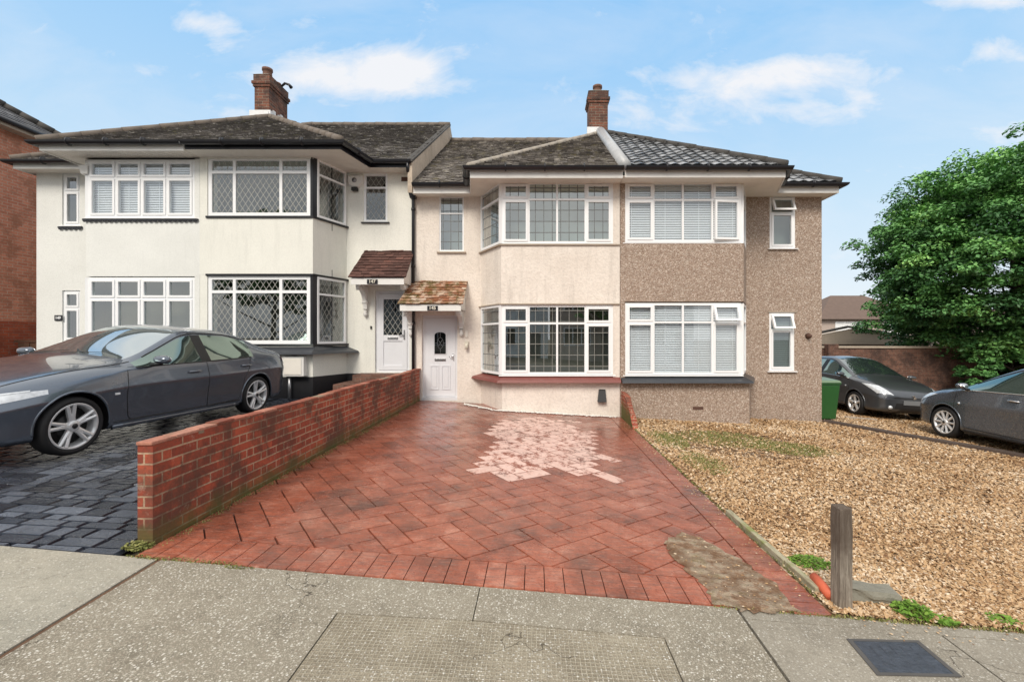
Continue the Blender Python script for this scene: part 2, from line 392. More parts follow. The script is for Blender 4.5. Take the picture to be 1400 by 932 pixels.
def wall_front(mb, x0, x1, zb, zt, Y, ops, depth=0.12, mat=0):
    """front wall facing -Y with real openings and reveals; ops = (x0,x1,z0,z1)"""
    xs = sorted({x0, x1, *[a for o in ops for a in o[:2]]}); zs = sorted({zt, *[a for o in ops for a in o[2:]]})
    zs = [zb] + [z for z in zs if z > -50]
    def zz(z, x): return z
    for i in range(len(xs)-1):
        for j in range(len(zs)-1):
            cx, cz = (xs[i]+xs[i+1])/2, (zs[j]+zs[j+1])/2
            if any(o[0] < cx < o[1] and o[2] < cz < o[3] for o in ops): continue
            mb.face([(xs[i],Y,zs[j]),(xs[i+1],Y,zs[j]),(xs[i+1],Y,zs[j+1]),(xs[i],Y,zs[j+1])], mat)
    for (a, b, c, d) in ops:
        mb.face([(a,Y,c),(a,Y+depth,c),(a,Y+depth,d),(a,Y,d)], mat); mb.face([(b,Y,c),(b,Y,d),(b,Y+depth,d),(b,Y+depth,c)], mat)
        mb.face([(a,Y,d),(a,Y+depth,d),(b,Y+depth,d),(b,Y,d)], mat); mb.face([(a,Y,c),(b,Y,c),(b,Y+depth,c),(a,Y+depth,c)], mat)

def window(parent, p0, ud, W, H, cols, tr=0.26, glass='glass_plain', inside='interior_dark', idist=0.45, blind=None, blind_part=None, fw=0.05, frame='upvc', tilt=None, ajar=None, label=None, sill=None, rail=True, e=0.25):
    """window > frame (this mesh) > pane, interior, blind. cols: [(fraction, kind)], kind f fixed / c casement"""
    p0, ud = V(p0), V(ud).normalized(); nrm = ud.cross(Zv)
    tilt = tilt or []; ajar = ajar or []
    def P(u, v, d): return p0 + ud*u + Zv*v + nrm*d
    fr = MB(); pn = MB()
    def bar(u0, u1, v0, v1, d0, d1, f=P):
        fr.hexa([f(u0,v0,d1), f(u1,v0,d1), f(u1,v0,d0), f(u0,v0,d0), f(u0,v1,d1), f(u1,v1,d1), f(u1,v1,d0), f(u0,v1,d0)])
    bar(0, fw, 0, H, -.035, .03); bar(W-fw, W, 0, H, -.035, .03)
    bar(fw, W-fw, 0, fw, -.035, .03); bar(fw, W-fw, H-fw, H, -.035, .03)
    iw, ih = W-2*fw, H-2*fw; mw = fw*0.8
    vt = fw + ih*(1-tr) if tr else None
    xs = [fw]; acc = 0
    for fr_, _ in cols: acc += fr_; xs.append(fw + iw*acc)
    for x in xs[1:-1]: bar(x-mw/2, x+mw/2, fw, H-fw, -.033, .028)
    rows = [(fw, vt-mw/2, 0), (vt+mw/2, H-fw, 1)] if tr else [(fw, H-fw, 0)]
    for i, (_, kind) in enumerate(cols):
        a = xs[i] + (mw/2 if i else 0); b = xs[i+1] - (mw/2 if i < len(cols)-1 else 0)
        if tr: bar(a, b, vt-mw/2, vt+mw/2, -.033, .028)
        for (v0, v1, top) in rows:
            f = P
            if kind == 'c' or (top and kind == 't'):
                if top and i in tilt:                      # top light hinged open
                    def f(u, v, d, v1=v1): dv = v1 - v; return P(u, v1 - dv*0.955, d + 0.012 + dv*0.42)
                elif i in ajar and not top:
                    def f(u, v, d, b=b, a=a): du = b - u; return P(b - du*0.985, v, d + 0.012 + du*0.12)
                cw = 0.042
                for q in ((a, a+cw, v0, v1), (b-cw, b, v0, v1), (a+cw, b-cw, v0, v0+cw), (a+cw, b-cw, v1-cw, v1)): bar(*q, -.02, .046, f)
                pn.face([f(a+cw,v0+cw,.012), f(b-cw,v0+cw,.012), f(b-cw,v1-cw,.012), f(a+cw,v1-cw,.012)])
            else:
                pn.face([f(a,v0,0), f(b,v0,0), f(b,v1,0), f(a,v1,0)])
    fo = fr.build('window', frame, parent)
    if label: fo['label'] = label
    pn.build('pane', glass, fo, recalc=False)
    if blind:
        bl = MB()
        if blind == 'slats':
            v = fw
            while v < H - fw:
                bl.face([P(.02,v,-.050), P(W-.02,v,-.050), P(W-.02,v+.044,-.075), P(.02,v+.044,-.075)]); v += .05
            for x in np.linspace(.15, W-.15, max(2, int(W/.5))): bl.face([P(x-.006,fw,-.046), P(x+.006,fw,-.046), P(x+.006,H-fw,-.046), P(x-.006,H-fw,-.046)])
        bl.build('blind', blind_part or 'blind_white', fo, recalc=False)
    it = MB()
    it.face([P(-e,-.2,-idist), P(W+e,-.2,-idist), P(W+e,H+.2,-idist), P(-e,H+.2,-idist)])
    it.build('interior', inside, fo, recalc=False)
    if sill:
        sb = MB(); m_, t_, d_ = sill
        sb.hexa([P(-.05,-t_,d_), P(W+.05,-t_,d_), P(W+.05,-t_,-.03), P(-.05,-t_,-.03), P(-.05,-.012,d_), P(W+.05,-.012,d_), P(W+.05,-.002,-.03), P(-.05,-.002,-.03)])
        sb.build('sill', m_, fo, bevel=.006)
    return fo

def clip_row(poly2, v):
    """u interval of convex 2-D polygon at height v"""
    us = []
    n = len(poly2)
    for i in range(n):
        a, b = poly2[i], poly2[(i+1) % n]
        if (a[1]-v)*(b[1]-v) < 0: us.append(a[0] + (b[0]-a[0])*(v-a[1])/(b[1]-a[1]))
    return (min(us), max(us)) if len(us) >= 2 else None
def lay_tiles(mb, poly, gauge=0.1, width=0.165, thick=0.016, jit=0.004, wave=False, mat=0):
    poly = [V(p) for p in poly]
    n = (poly[1]-poly[0]).cross(poly[2]-poly[1]).normalized()
    if n.z < 0: n = -n
    t = Zv.cross(n).normalized(); b = n.cross(t)
    o = poly[0]
    p2 = [((p-o).dot(t), (p-o).dot(b)) for p in poly]
    v0, v1 = min(q[1] for q in p2), max(q[1] for q in p2)
    mb.face(poly, mat, 0.1)
    k = 0; v = v0
    def P(u, v, h): return o + t*u + b*v + n*h
    while v < v1:
        r = clip_row(p2, min(v + gauge*0.5, (v+v1)/2))
        if r:
            if wave:
                us = np.arange(r[0], r[1] + .001, .033); lap = gauge*1.12
                off = [0.5*abs(math.sin((u/width + (0.5 if 0 else 0))*math.pi))**1.4*0.055 for u in us]
                tn = [random.random() for _ in us]
                for i in range(len(us)-1):
                    ti = math.floor(us[i]/width); random.seed(ti*91+k*7); tt = random.random()
                    a = thick*2.0 + random.uniform(-jit, jit)
                    q = [P(us[i], v, a+off[i]), P(us[i+1], v, a+off[i+1]), P(us[i+1], v+lap, .006+off[i+1]), P(us[i], v+lap, .006+off[i])]
                    mb.face(q, mat, tt, True); mb.face([P(us[i], v, off[i]-.012), P(us[i+1], v, off[i+1]-.012), q[1], q[0]], mat, 0.0)
            else:
                u = r[0] - (width/2 if k % 2 else 0) - random.random()*0.01
                while u < r[1]:
                    a0, a1 = max(u+.002, r[0]), min(u+width-.002, r[1])
                    if a1 - a0 > .02:
                        c = P((a0+a1)/2, v, 0)
                        tt = 0.5 + 0.45*mnoise.noise(c*1.3) + random.uniform(-.28, .28)
                        h0 = thick + random.uniform(-jit, jit); h1 = h0 + random.uniform(-jit, jit)*1.2; dv = random.uniform(-1, 1)*jit*1.5
                        lap = gauge*1.05
                        A, B, C, D = P(a0, v+dv, h0), P(a1, v+dv, h1), P(a1, v+lap, h1-thick*.85), P(a0, v+lap, h0-thick*.85)
                        tt = max(0, min(1, tt))
                        mb.face([A, B, C, D], mat, tt)
                        mb.face([P(a0, v+dv, -.004), P(a1, v+dv, -.004), B, A], mat, tt*.3)
                        mb.face([P(a0, v+lap, -.004), P(a0, v+dv, -.004), A, D], mat, tt*.3); mb.face([P(a1, v+dv, -.004), P(a1, v+lap, -.004), C, B], mat, tt*.3)
                    u += width
        v += gauge; k += 1
    random.seed(len(mb.v))
    return n
def ridge_tiles(mb, a, b, r=0.095, seg=0.33, mat=0, lift=0.0):
    a, b = V(a), V(b); d = b-a; L = d.length; n = max(1, int(L/seg)); up = Zv*lift
    for i in range(n):
        p, q = a + d*(i/n) + up, a + d*((i+1.04)/n) + up
        rr = r*random.uniform(.94, 1.06)
        mb.tube([p, q], [rr*1.05, rr*.97], 10, mat)

def gutter_run(path, z, colr, parent, fascia_mat='black_paint', fh=0.15, r=0.072, name='gutter'):
    """path: plan points; a half round gutter in front of a fascia board"""
    g = MB(); P = [V((x, y, z)) for x, y in path]
    prof = [(r*math.cos(t), r*math.sin(t)) for t in np.linspace(0, -math.pi, 9)]
    prof += [((r-.006)*math.cos(t), (r-.006)*math.sin(t)) for t in np.linspace(-math.pi, 0, 9)]
    def off(i):
        ds = []
        if i > 0: ds.append((P[i]-P[i-1]).normalized())
        if i < len(P)-1: ds.append((P[i+1]-P[i]).normalized())
        ns = [V((d.y, -d.x, 0)) for d in ds]
        if len(ns) == 1: return ns[0]
        s_ = (ns[0]+ns[1]).normalized(); return s_ / max(.35, s_.dot(ns[0]))
    offs = [off(i) for i in range(len(P))]
    vs = []
    for i, p in enumerate(P):
        for a, b in prof: vs.append(p + offs[i]*(a*1.0) + Zv*b)
    m = len(prof)
    g.add(vs, [(i*m+k, i*m+(k+1) % m, (i+1)*m+(k+1) % m, (i+1)*m+k) for i in range(len(P)-1) for k in range(m)] + [tuple(range(m)), tuple(range((len(P)-1)*m, len(P)*m))], smooth=False)
    for i in range(len(P)-1):                       # brackets
        L = (P[i+1]-P[i]).length
        for k in range(1, int(L/.9)+1):
            c = P[i] + (P[i+1]-P[i])*(k/(int(L/.9)+1)); d = (P[i+1]-P[i]).normalized()
            g.tube([c+offs[i]*0-d*.012-Zv*.01, c-d*.012-Zv*.01+d*.024], r*1.15, 10, smooth=True)
    go = g.build(name, colr, parent)
    f = MB()
    for i in range(len(P)-1):
        a, b = P[i]-offs[i]*(r+.004), P[i+1]-offs[i+1]*(r+.004)
        a2, b2 = a-offs[i]*.022, b-offs[i+1]*.022
        f.hexa([a-Zv*fh, b-Zv*fh, b2-Zv*fh, a2-Zv*fh, a+Zv*.03, b+Zv*.03, b2+Zv*.03, a2+Zv*.03])
    f.build('fascia', fascia_mat, parent)
    return go
def soffit(plan, z, parent, mat='soffit', ribs=None):
    s = MB(); s.prism(plan, z, z+.02)
    if ribs:
        x0, x1, y0, y1 = ribs
        x = x0
        while x < x1: s.box(x, x+.012, y0, y1, z-.006, z-.0005); x += .1
    return s.build('soffit', mat, parent)
def downpipe(path, parent, r=.036, mat='black_paint', name='downpipe'):
    m = MB(); m.tube(path, r, 12)
    p, q = V(path[-2]), V(path[-1])
    for k in range(4):
        c = p.lerp(q, .08 + .28*k); m.tube([c-Zv*.03, c+Zv*.03], r*1.35, 12)
    return m.build(name, mat, parent)
FONT = None
def text_part(s, size, loc, mat, parent, name='number', bold=.012, ext=.004):
    cu = bpy.data.curves.new(name, 'FONT'); cu.body = s; cu.size = size; cu.extrude = ext; cu.offset = bold*size*2; cu.align_x = 'CENTER'; cu.align_y = 'CENTER'
    o = bpy.data.objects.new('tmp', cu); col.objects.link(o)
    dg = bpy.context.evaluated_depsgraph_get(); me = bpy.data.meshes.new_from_object(o.evaluated_get(dg))
    bpy.data.objects.remove(o); bpy.data.curves.remove(cu)
    me.transform(Matrix.Translation(loc) @ Matrix.Rotation(R(90), 4, 'X'))
    me.materials.clear(); me.materials.append(M[mat])
    for p in me.polygons: p.material_index = 0
    ob = bpy.data.objects.new(name, me); link(ob, parent); return ob
def chimney(parent, x0, x1, y0, y1, z0, zt, pots, flash_pts=None):
    c = MB(); c.box(x0, x1, y0, y1, z0, zt-.36)
    c.box(x0-.03, x1+.03, y0-.03, y1+.03, zt-.358, zt-.29); c.box(x0-.055, x1+.055, y0-.055, y1+.055, zt-.288, zt-.215); c.box(x0-.02, x1+.02, y0-.02, y1+.02, zt-.213, zt-.04)
    co = c.build('chimney', 'brick_chimney', parent)
    f = MB(); f.hexa([(x0-.03,y0-.03,zt-.038),(x1+.03,y0-.03,zt-.038),(x1+.03,y1+.03,zt-.038),(x0-.03,y1+.03,zt-.038),(x0+.07,y0+.07,zt+.03),(x1-.07,y0+.07,zt+.03),(x1-.07,y1-.07,zt+.03),(x0+.07,y1-.07,zt+.03)])
    f.build('capping', 'concrete_block', co)
    for (px, py, r, h) in pots:
        p = MB(); p.lathe([(r*1.15, zt+.02), (r, zt+.06), (r*.92, zt+h-.07), (r*1.12, zt+h-.06), (r*1.12, zt+h), (r*.8, zt+h), (r*.75, zt+h-.1)], 18, 'z', (px, py, 0))
        p.build('chimney_pot', 'pot_clay', co)
    return co
flat('pot_clay', (0.17, 0.09, 0.065), 0.85, var=0.35, nscale=12, bump=.4)

def pair_roof(xa, xb, xp, xl, xr, ze, ya, left_hip, right_hip):
    """planes of a pair of houses: returns dict of polygons. xa/xb eave ends, xp party line, xl/xr bay gutter corners"""
    zr = ze + SLOPE*(Yr-Ye); za = ze + SLOPE*(ya-Yg); yv = Ye + (za-ze)/SLOPE
    run = Yr - Ye
    r0 = xa + run if left_hip else xa; r1 = xb - run if right_hip else xb
    k = (zr-ze)/run
    d = dict(zr=zr, za=za, yv=yv, r0=r0, r1=r1)
    d['frontL'] = [(xa,Ye,ze),(xp,Ye,ze),(xp,Yr,zr),(r0,Yr,zr)]
    d['frontR'] = [(xp,Ye,ze),(xb,Ye,ze),(r1,Yr,zr),(xp,Yr,zr)]
    d['back'] = [(xb,Yr+run,ze),(xa,Yr+run,ze),(r0,Yr,zr),(r1,Yr,zr)]
    d['triL'] = [(xl,Yg,ze),(xp,Yg,ze),(xp,ya,za)]
    d['triR'] = [(xp,Yg,ze),(xr,Yg,ze),(xp,ya,za)]
    d['sideL'] = [(xl,Ye,ze),(xl,Yg,ze),(xp,ya,za),(xp,yv,za)]
    d['sideR'] = [(xr,Yg,ze),(xr,Ye,ze),(xp,yv,za),(xp,ya,za)]
    d['hipL'] = [(xa,Yr+run,ze),(xa,Ye,ze),(r0,Yr,zr)]
    d['hipR'] = [(xb,Ye,ze),(xb,Yr+run,ze),(r1,Yr,zr)]
    return d
ZL, ZP = 5.46, 4.95      # eaves heights of the left and the right pair
RL = pair_roof(-11.65, -2.75, -7.06, -10.0, -3.9, ZL, 12.1, True, False)
RP = pair_roof(-2.74, 6.78, 1.78, -1.35, 5.03, ZP, 12.6, False, True)
def up(p, h=0.03): return [(a, b, c+h) for a, b, c in p]

def bay_body(parent, plan, segs, mat, name='bay_wall'):
    for z0, z1 in segs:
        m = MB(); m.prism(plan, z0, z1); m.build(name, mat, parent)
def pier(parent, boxes, mat):
    for q in boxes: m = MB(); m.box(*q); m.build('pier', mat, parent)
def ridge_part(parent, a, b_, mat, r=.095, seg=.33):
    m = MB(); ridge_tiles(m, a, b_, r, seg); return m.build('ridge_tiles', mat, parent)
def shell(mb, x0, x1, zt, mat=0, back=19.0):
    """side and back walls of a house (front is wall_front)"""
    zb = min(G(x0), G(x1)) - .6
    mb.face([(x0,Yw,zb),(x0,back,zb),(x0,back,zt),(x0,Yw,zt)], mat); mb.face([(x1,Yw,zb),(x1,Yw,zt),(x1,back,zt),(x1,back,zb)], mat)
    mb.face([(x0,back,zb),(x1,back,zb),(x1,back,zt),(x0,back,zt)], mat)

# ================================================================== house L1: white rendered end house
def house_white():
    h = thing('terraced_house', 'white rendered house at the left end, scalloped black trim under its white bay windows', 'house', (-9.3, Yw, G(-9.3)), 'terraced houses')
    w = MB()
    nu, nl = (-10.91, -10.50, 4.13, 5.33), (-10.91, -10.50, 1.45, 2.63)
    wall_front(w, -11.5, -7.06, -.1, ZL, Yw, [nu, nl]); shell(w, -11.5, -7.06, ZL)
    w.build('wall', 'render_white', h)
    plan = [(-9.80,Yw-.002),(-9.45,Yb),(-7.06,Yb),(-7.06,Yw-.002)]
    bay_body(h, plan, [(-.1,1.38),(2.83,4.045),(5.30,ZL-.16)], 'render_white')
    pier(h, [(-7.165,-7.062,Yb+.002,Yb+.3,1.38,2.83),(-7.165,-7.062,Yb+.002,Yb+.3,4.045,5.30)], 'render_white')
    cols = [(.25,'c')]*4
    window(h, (-9.43,Yb+.05,4.07), (1,0,0), 2.25, 1.22, cols, .30, 'glass_blind', blind='slats', sill=('upvc',.03,.07))
    window(h, (-9.43,Yb+.05,1.41), (1,0,0), 2.25, 1.40, cols, .30, 'glass_plain', inside='curtain_tan', sill=('upvc',.03,.07))
    sd = (V((-9.45,Yb,0))-V((-9.80,Yw,0))); L = sd.length
    for z, hh in ((4.07,1.22),(1.41,1.4)):
        window(h, (-9.78,Yw-.06,z), sd, L-.1, hh, [(1,'f')], .30, 'glass_blind', inside='curtain_tan', idist=.12, e=-.02)
    window(h, (nu[0],Yw+.06,nu[2]), (1,0,0), .41, 1.2, [(1,'c')], .33, 'glass_blind', idist=.4, inside='curtain_tan', sill=('upvc',.03,.09))
    window(h, (nl[0],Yw+.06,nl[2]), (1,0,0), .41, 1.18, [(1,'c')], .33, 'glass_plain', idist=.4, sill=('upvc',.03,.09))
    tr = MB()                                      # scalloped black trim
    def scallop(x0, x1, Y, z):
        tr = MB()
        tr.box(x0, x1, Y-.035, Y-.002, z-.035, z); n = int((x1-x0)/.105)
        for k in range(n):
            c = x0 + (k+.5)*(x1-x0)/n; r = (x1-x0)/n*.46
            pts = [(c+r*math.cos(t), Y-.03, z-.036+r*.8*math.sin(t)) for t in np.linspace(math.pi, 2*math.pi, 7)]
            tr.face(pts)
        tr.build('scalloped_trim', 'black_paint', h)
    scallop(-9.5, -7.08, Yb, 4.035); scallop(-10.98, -10.43, Yw, 4.095)
    d = RL; rf = MB()
    lay_tiles(rf, up(d['frontL']), .1, .14, .02, .006); lay_tiles(rf, up(d['triL']), .1, .14, .02, .006); lay_tiles(rf, up(d['sideL']), .1, .14, .02); lay_tiles(rf, up(d['hipL']), .1, .14, .02)
    rf.face(d['back'])
    ro = rf.build('roof', 'tiles_old', h)
    ridge_part(ro, (-10.0,Yg,ZL+.05), (-7.06,12.1,d['za']+.05), 'ridge_tile', .075); ridge_part(ro, (-11.65,Ye,ZL+.05), (d['r0'],Yr,d['zr']+.05), 'ridge_tile', .075)
    gutter_run([(-11.70,12.5),(-11.70,Ye-.05),(-10.05,Ye-.05),(-10.05,Yg-.05),(-7.07,Yg-.05)], ZL, 'black_paint', h, 'white_paint', .16)
    soffit([(-11.62,12.5),(-11.62,Ye+.03),(-9.97,Ye+.03),(-9.97,Yg+.03),(-7.07,Yg+.03),(-7.07,Yw),(-11.62,Yw)][::1], ZL-.13, h, ribs=(-9.9,-7.1,Yg+.05,Yb))
    pl = MB(); pl.box(-11.07,-10.93+.04,Yw-.02,Yw-.001,1.93,2.06); po = pl.build('number_plaque','black_paint',h,bevel=.004)
    text_part('149', .085, (-10.98,Yw-.023,1.995), 'blind_white', po)
    al = MB(); al.hexa([(-9.50,Yb+.20,4.98),(-9.40,Yb-.02,4.98),(-9.55,Yb-.02,4.98),(-9.62,Yb+.2,4.98),(-9.48,Yb+.2,5.16),(-9.38,Yb-.04,5.16),(-9.58,Yb-.04,5.16),(-9.66,Yb+.2,5.16)])
    al.build('alarm_box','white_paint',h,bevel=.008)
    return h
# ================================================================== house L2: cream with black trim
def bracket(parent, x, Y, z, h=.55, d=.5, w=.09, mat='white_paint'):
    b = MB(); n = 14                                # carved console: top arm + curved leg + drops
    prof = [(0,0),(-d,0),(-d,-.07)]
    for k in range(n+1):
        t = k/n*math.pi/2; prof.append((-d*.85 + d*.85*math.sin(t)*.82, -.09 - (h-.12)*(1-math.cos(t))))
    prof += [(0,-h)]
    vs = [(x-w/2, Y+p[0], z+p[1]) for p in prof] + [(x+w/2, Y+p[0], z+p[1]) for p in prof]; m = len(prof)
    b.add(vs, [tuple(range(m)), tuple(range(m, 2*m))[::-1]] + [(i, (i+1) % m, m+(i+1) % m, m+i) for i in range(m)])
    b.tube([(x-w*.7,Y-d*.82,z-.08),(x+w*.7,Y-d*.82,z-.08)], .045, 12); b.tube([(x-w*.65,Y-.06,z-h*.66),(x+w*.65,Y-.06,z-h*.66)], .05, 12)
    b.lathe([(0,z-h-.16),(.035,z-h-.13),(.05,z-h-.08),(.03,z-h-.03),(.045,z-h)], 12, 'z', (x,Y-.05,0))
    return b.build('bracket', mat, parent)
def canopy(parent, x0, x1, y0, zf, zt, mat, inset=0.0, text=None, tx=None, fas='white_paint'):
    """little tiled roof over a door"""
    r = MB(); xt0, xt1 = x0+inset, x1
    poly = [(x0,y0,zf),(x1,y0,zf),(xt1,Yw-.01,zt),(xt0,Yw-.01,zt)]
    lay_tiles(r, poly, .105, .165, .02, .006)
    e = .03
    ro = r.build('canopy_roof', mat, parent)
    c = MB(); c.box(x0+.05,x1-.05,y0+.03,y0+.06,zf-.15,zf-.012)
    c.hexa([(x0+.05,y0+.062,zf-.11),(x1-.05,y0+.062,zf-.11),(x1-.05,Yw-.002,zf-.11),(x0+.05,Yw-.002,zf-.11),(x0+.05,y0+.062,zf-.09),(x1-.05,y0+.062,zf-.09),(x1-.05,Yw-.002,zf-.09),(x0+.05,Yw-.002,zf-.09)])
    for xx in (x0+.05, x1-.075):
        c.add([(xx,y0+.061,zf-.088),(xx,Yw-.003,zf-.088),(xx,Yw-.003,zt-.045),(xx,y0+.061,zf-.01),(xx+.025,y0+.061,zf-.088),(xx+.025,Yw-.003,zf-.088),(xx+.025,Yw-.003,zt-.045),(xx+.025,y0+.061,zf-.01)], [(0,1,2,3),(7,6,5,4),(0,4,5,1),(1,5,6,2),(2,6,7,3),(3,7,4,0)])
    c.build('canopy_frame', fas, parent)
    if text:
        p = MB(); wd = .065*len(text)+.03; p.box(tx-wd/2,tx+wd/2,y0+.012,y0+.029,zf-.138,zf-.042); po = p.build('number_plate','black_paint',parent)
        text_part(text, .10, (tx,y0+.008,zf-.09), 'plastic_cream', po)
    return ro

def house_cream():
    h = thing('terraced_house', 'cream rendered house with black window trim, diamond leaded glass and brown tiled porch canopy', 'house', (-5, Yw, G(-5)), 'terraced houses')
    w = MB(); nu = (-3.96, -3.41, 4.21, 5.325); dr = (-3.70, -2.90, .74, 2.62)
    wall_front(w, -7.06, -2.77, 0, ZL, Yw, [nu, dr]); shell(w, -7.06, -2.77, ZL)
    w.build('wall', 'render_cream', h)
    plan = [(-7.06,Yw-.002),(-7.06,Yb),(-4.68,Yb),(-4.35,Yw-.002)]
    bay_body(h, plan[::-1][::-1], [(.72,1.38),(2.87,4.06),(5.36,ZL-.16)], 'render_cream')
    pb = MB(); pb.prism([(-7.06,Yw-.003),(-7.06,Yb-.012),(-4.67,Yb-.012),(-4.33,Yw-.003)], -.2, .72); pb.prism([(-4.33,Yw-.015),(-2.78,Yw-.015),(-2.78,Yw-.003),(-4.33,Yw-.003)][::1], -.2, .72)
    pb.build('plinth', 'plinth_black', h)
    pier(h, [(-7.058,-6.90,Yb+.002,Yb+.3,1.38,2.87),(-7.058,-6.90,Yb+.002,Yb+.3,4.06,5.36)], 'render_cream')
    cols = [(.235,'f'),(.49,'f'),(.275,'f')]
    window(h, (-6.89,Yb+.045,4.10), (1,0,0), 2.15, 1.24, cols, .22, 'glass_diamond', fw=.075)
    window(h, (-6.89,Yb+.045,1.41), (1,0,0), 2.15, 1.43, cols, .20, 'glass_diamond', fw=.075)
    ud = V((-4.35,Yw,0))-V((-4.68,Yb,0)); L = ud.length
    po = MB()
    for z, hh in ((4.10,1.24),(1.41,1.43)):
        window(h, V((-4.68,Yb+.01,z))+ud.normalized()*.09, ud, L-.14, hh, [(1,'f')], .24, 'glass_diamond', idist=.12, e=-.02)
        po.prism([(-4.735,Yb+.06),(-4.735,Yb+.002),(-4.685,Yb-.004),(-4.63,Yb+.09),(-4.68,Yb+.11)], z-.04, z+hh)
        for q in (z-.045, z+hh):
            po.prism([(-6.92,Yb+.10),(-6.92,Yb-.028),(-4.66,Yb-.028),(-4.30,Yw-.01),(-4.36,Yw-.01),(-4.70,Yb+.1)], q, q+.042)
    po.build('black_trim', 'black_paint', h)
    window(h, (nu[0],Yw+.05,nu[2]), (1,0,0), nu[1]-nu[0], nu[3]-nu[2], [(1,'f')], .27, 'glass_diamond', idist=.4, sill=('black_paint',.04,.10))
    lg = MB()                                       # lower sill roof
    lg.hexa([(-7.05,Yb-.24,1.20),(-4.58,Yb-.24,1.20),(-4.58,Yb+.05,1.20),(-7.05,Yb+.05,1.20),(-7.05,Yb-.20,1.24),(-4.6,Yb-.20,1.24),(-4.64,Yb+.04,1.362),(-7.05,Yb+.04,1.362)])
    lg.hexa([(-4.575,Yb-.24,1.20),(-4.05,Yw-.01,1.20),(-4.42,Yw-.01,1.20),(-4.635,Yb+.0,1.20),(-4.6,Yb-.2,1.24),(-4.08,Yw-.01,1.24),(-4.38,Yw-.01,1.362),(-4.64,Yb+.04,1.362)])
    lg.build('ledge', 'sill_grey', h)
    d = RL; rf = MB()
    lay_tiles(rf, up(d['frontR']), .1, .14, .02, .006); lay_tiles(rf, up(d['triR']), .1, .14, .02, .006); lay_tiles(rf, up(d['sideR']), .1, .14, .02)
    ro = rf.build('roof', 'tiles_old', h)
    ridge_part(ro, (-3.9,Yg,ZL+.05), (-7.06,12.1,d['za']+.05), 'ridge_tile', .075); ridge_part(ro, (d['r0'],Yr,d['zr']+.03), (-2.75,Yr,d['zr']+.03), 'ridge_tile', .08)
    gutter_run([(-7.05,Yg-.05),(-3.85,Yg-.05),(-3.62,Ye-.05),(-2.74,Ye-.05)], ZL, 'black_paint', h, 'black_paint', .13)
    soffit([(-7.06,Yw),(-7.06,Yg+.03),(-3.93,Yg+.03),(-3.68,Ye+.03),(-2.77,Ye+.03),(-2.77,Yw)], ZL-.13, h)
    ga = MB(); x = -2.73                            # raised gable above the lower roof next door
    zz = lambda y: ZL + SLOPE*(y-Ye)
    lo = lambda y: ZP + SLOPE*(y-Ye) - .2
    for (xx) in (x-.10, x): ga.face([(xx,Ye-.02,lo(Ye)),(xx,Yr,lo(Yr)),(xx,Yr+2,lo(Yr)-1.2),(xx,Yr+2,zz(Yr)-1.3),(xx,Yr,zz(Yr)-.01),(xx,Ye-.02,zz(Ye)-.04)])
    ga.face([(x-.10,Ye-.02,lo(Ye)),(x,Ye-.02,lo(Ye)),(x,Ye-.02,zz(Ye)-.04),(x-.10,Ye-.02,zz(Ye)-.04)])
    ga.build('gable', 'gable_render', h)
    vg = MB(); vg.hexa([(x-.12,Ye-.05,zz(Ye)-.03),(x+.015,Ye-.05,zz(Ye)-.03),(x+.015,Yr,zz(Yr)-.0),(x-.12,Yr,zz(Yr)),(x-.12,Ye-.05,zz(Ye)+.03),(x+.015,Ye-.05,zz(Ye)+.01),(x+.015,Yr,zz(Yr)+.04),(x-.12,Yr,zz(Yr)+.06)])
    vg.build('verge', 'ridge_dark', h)
    chimney(ro, -7.53, -7.14, 12.2, 13.1, 6.6, 8.62, [(-7.33,12.45,.12,.26),(-7.33,12.9,.1,.12)])
    fl = MB(); yy = lambda y: ZL + SLOPE*(y-Yg)
    # white mortar flashing skirt
    for k in range(9):
        a = 12.05 + k*.12; fl.box(-7.138, -7.10, a+.05, a+.16, 6.9, 7.56+.05*(k % 3)+.02*k)
    fl.box(-7.62,-7.06,12.12,12.19,6.9,7.60); fl.build('flashing','flashing',ro)
    co = MB(); co.tube([(-7.25,12.95,8.66),(-7.1,12.9,8.74),(-6.98,12.9,8.70),(-6.92,12.9,8.62)], [.03,.035,.035,.05], 10); co.build('cowl','black_paint',ro)
    # door
    dm = MB(); X0, X1, Z0, Z1 = dr; yd = Yw+.06
    dm.box(X0,X0+.07,yd,yd+.06,Z0,Z1); dm.box(X1-.07,X1,yd,yd+.06,Z0,Z1); dm.box(X0+.07,X1-.07,yd,yd+.06,Z1-.07,Z1); dm.box(X0+.07,X1-.07,yd,yd+.06,Z0,Z0+.05)
    xa, xb = X0+.073, X1-.073
    dm.box(xa,xa+.11,yd-.015,yd+.04,Z0+.053,Z1-.073); dm.box(xb-.11,xb,yd-.015,yd+.04,Z0+.053,Z1-.073)
    dm.box(xa+.11,xb-.11,yd-.015,yd+.04,Z1-.19,Z1-.073); dm.box(xa+.11,xb-.11,yd-.015,yd+.04,Z0+.053,Z0+.16); dm.box(xa+.11,xb-.11,yd-.015,yd+.04,Z0+.72,Z0+.86)
    dm.box(xa+.11,xb-.11,yd+.005,yd+.03,Z0+.16,Z0+.72)
    do = dm.build('door','door_white',h,bevel=.004)
    gl = MB(); gl.face([(xa+.11,yd+.012,Z0+.86),(xb-.11,yd+.012,Z0+.86),(xb-.11,yd+.012,Z1-.19),(xa+.11,yd+.012,Z1-.19)]); gl.build('pane','glass_diamond',do)
    bk = MB(); bk.box(xa+.0,xb,yd+.3,yd+.31,Z0,Z1); bk.build('interior','interior_dark',do)
    lb = MB(); lb.box(-3.42,-3.18,yd-.028,yd-.016,Z0+.76,Z0+.82); lb.build('letter_box','metal_grey',do,bevel=.004)
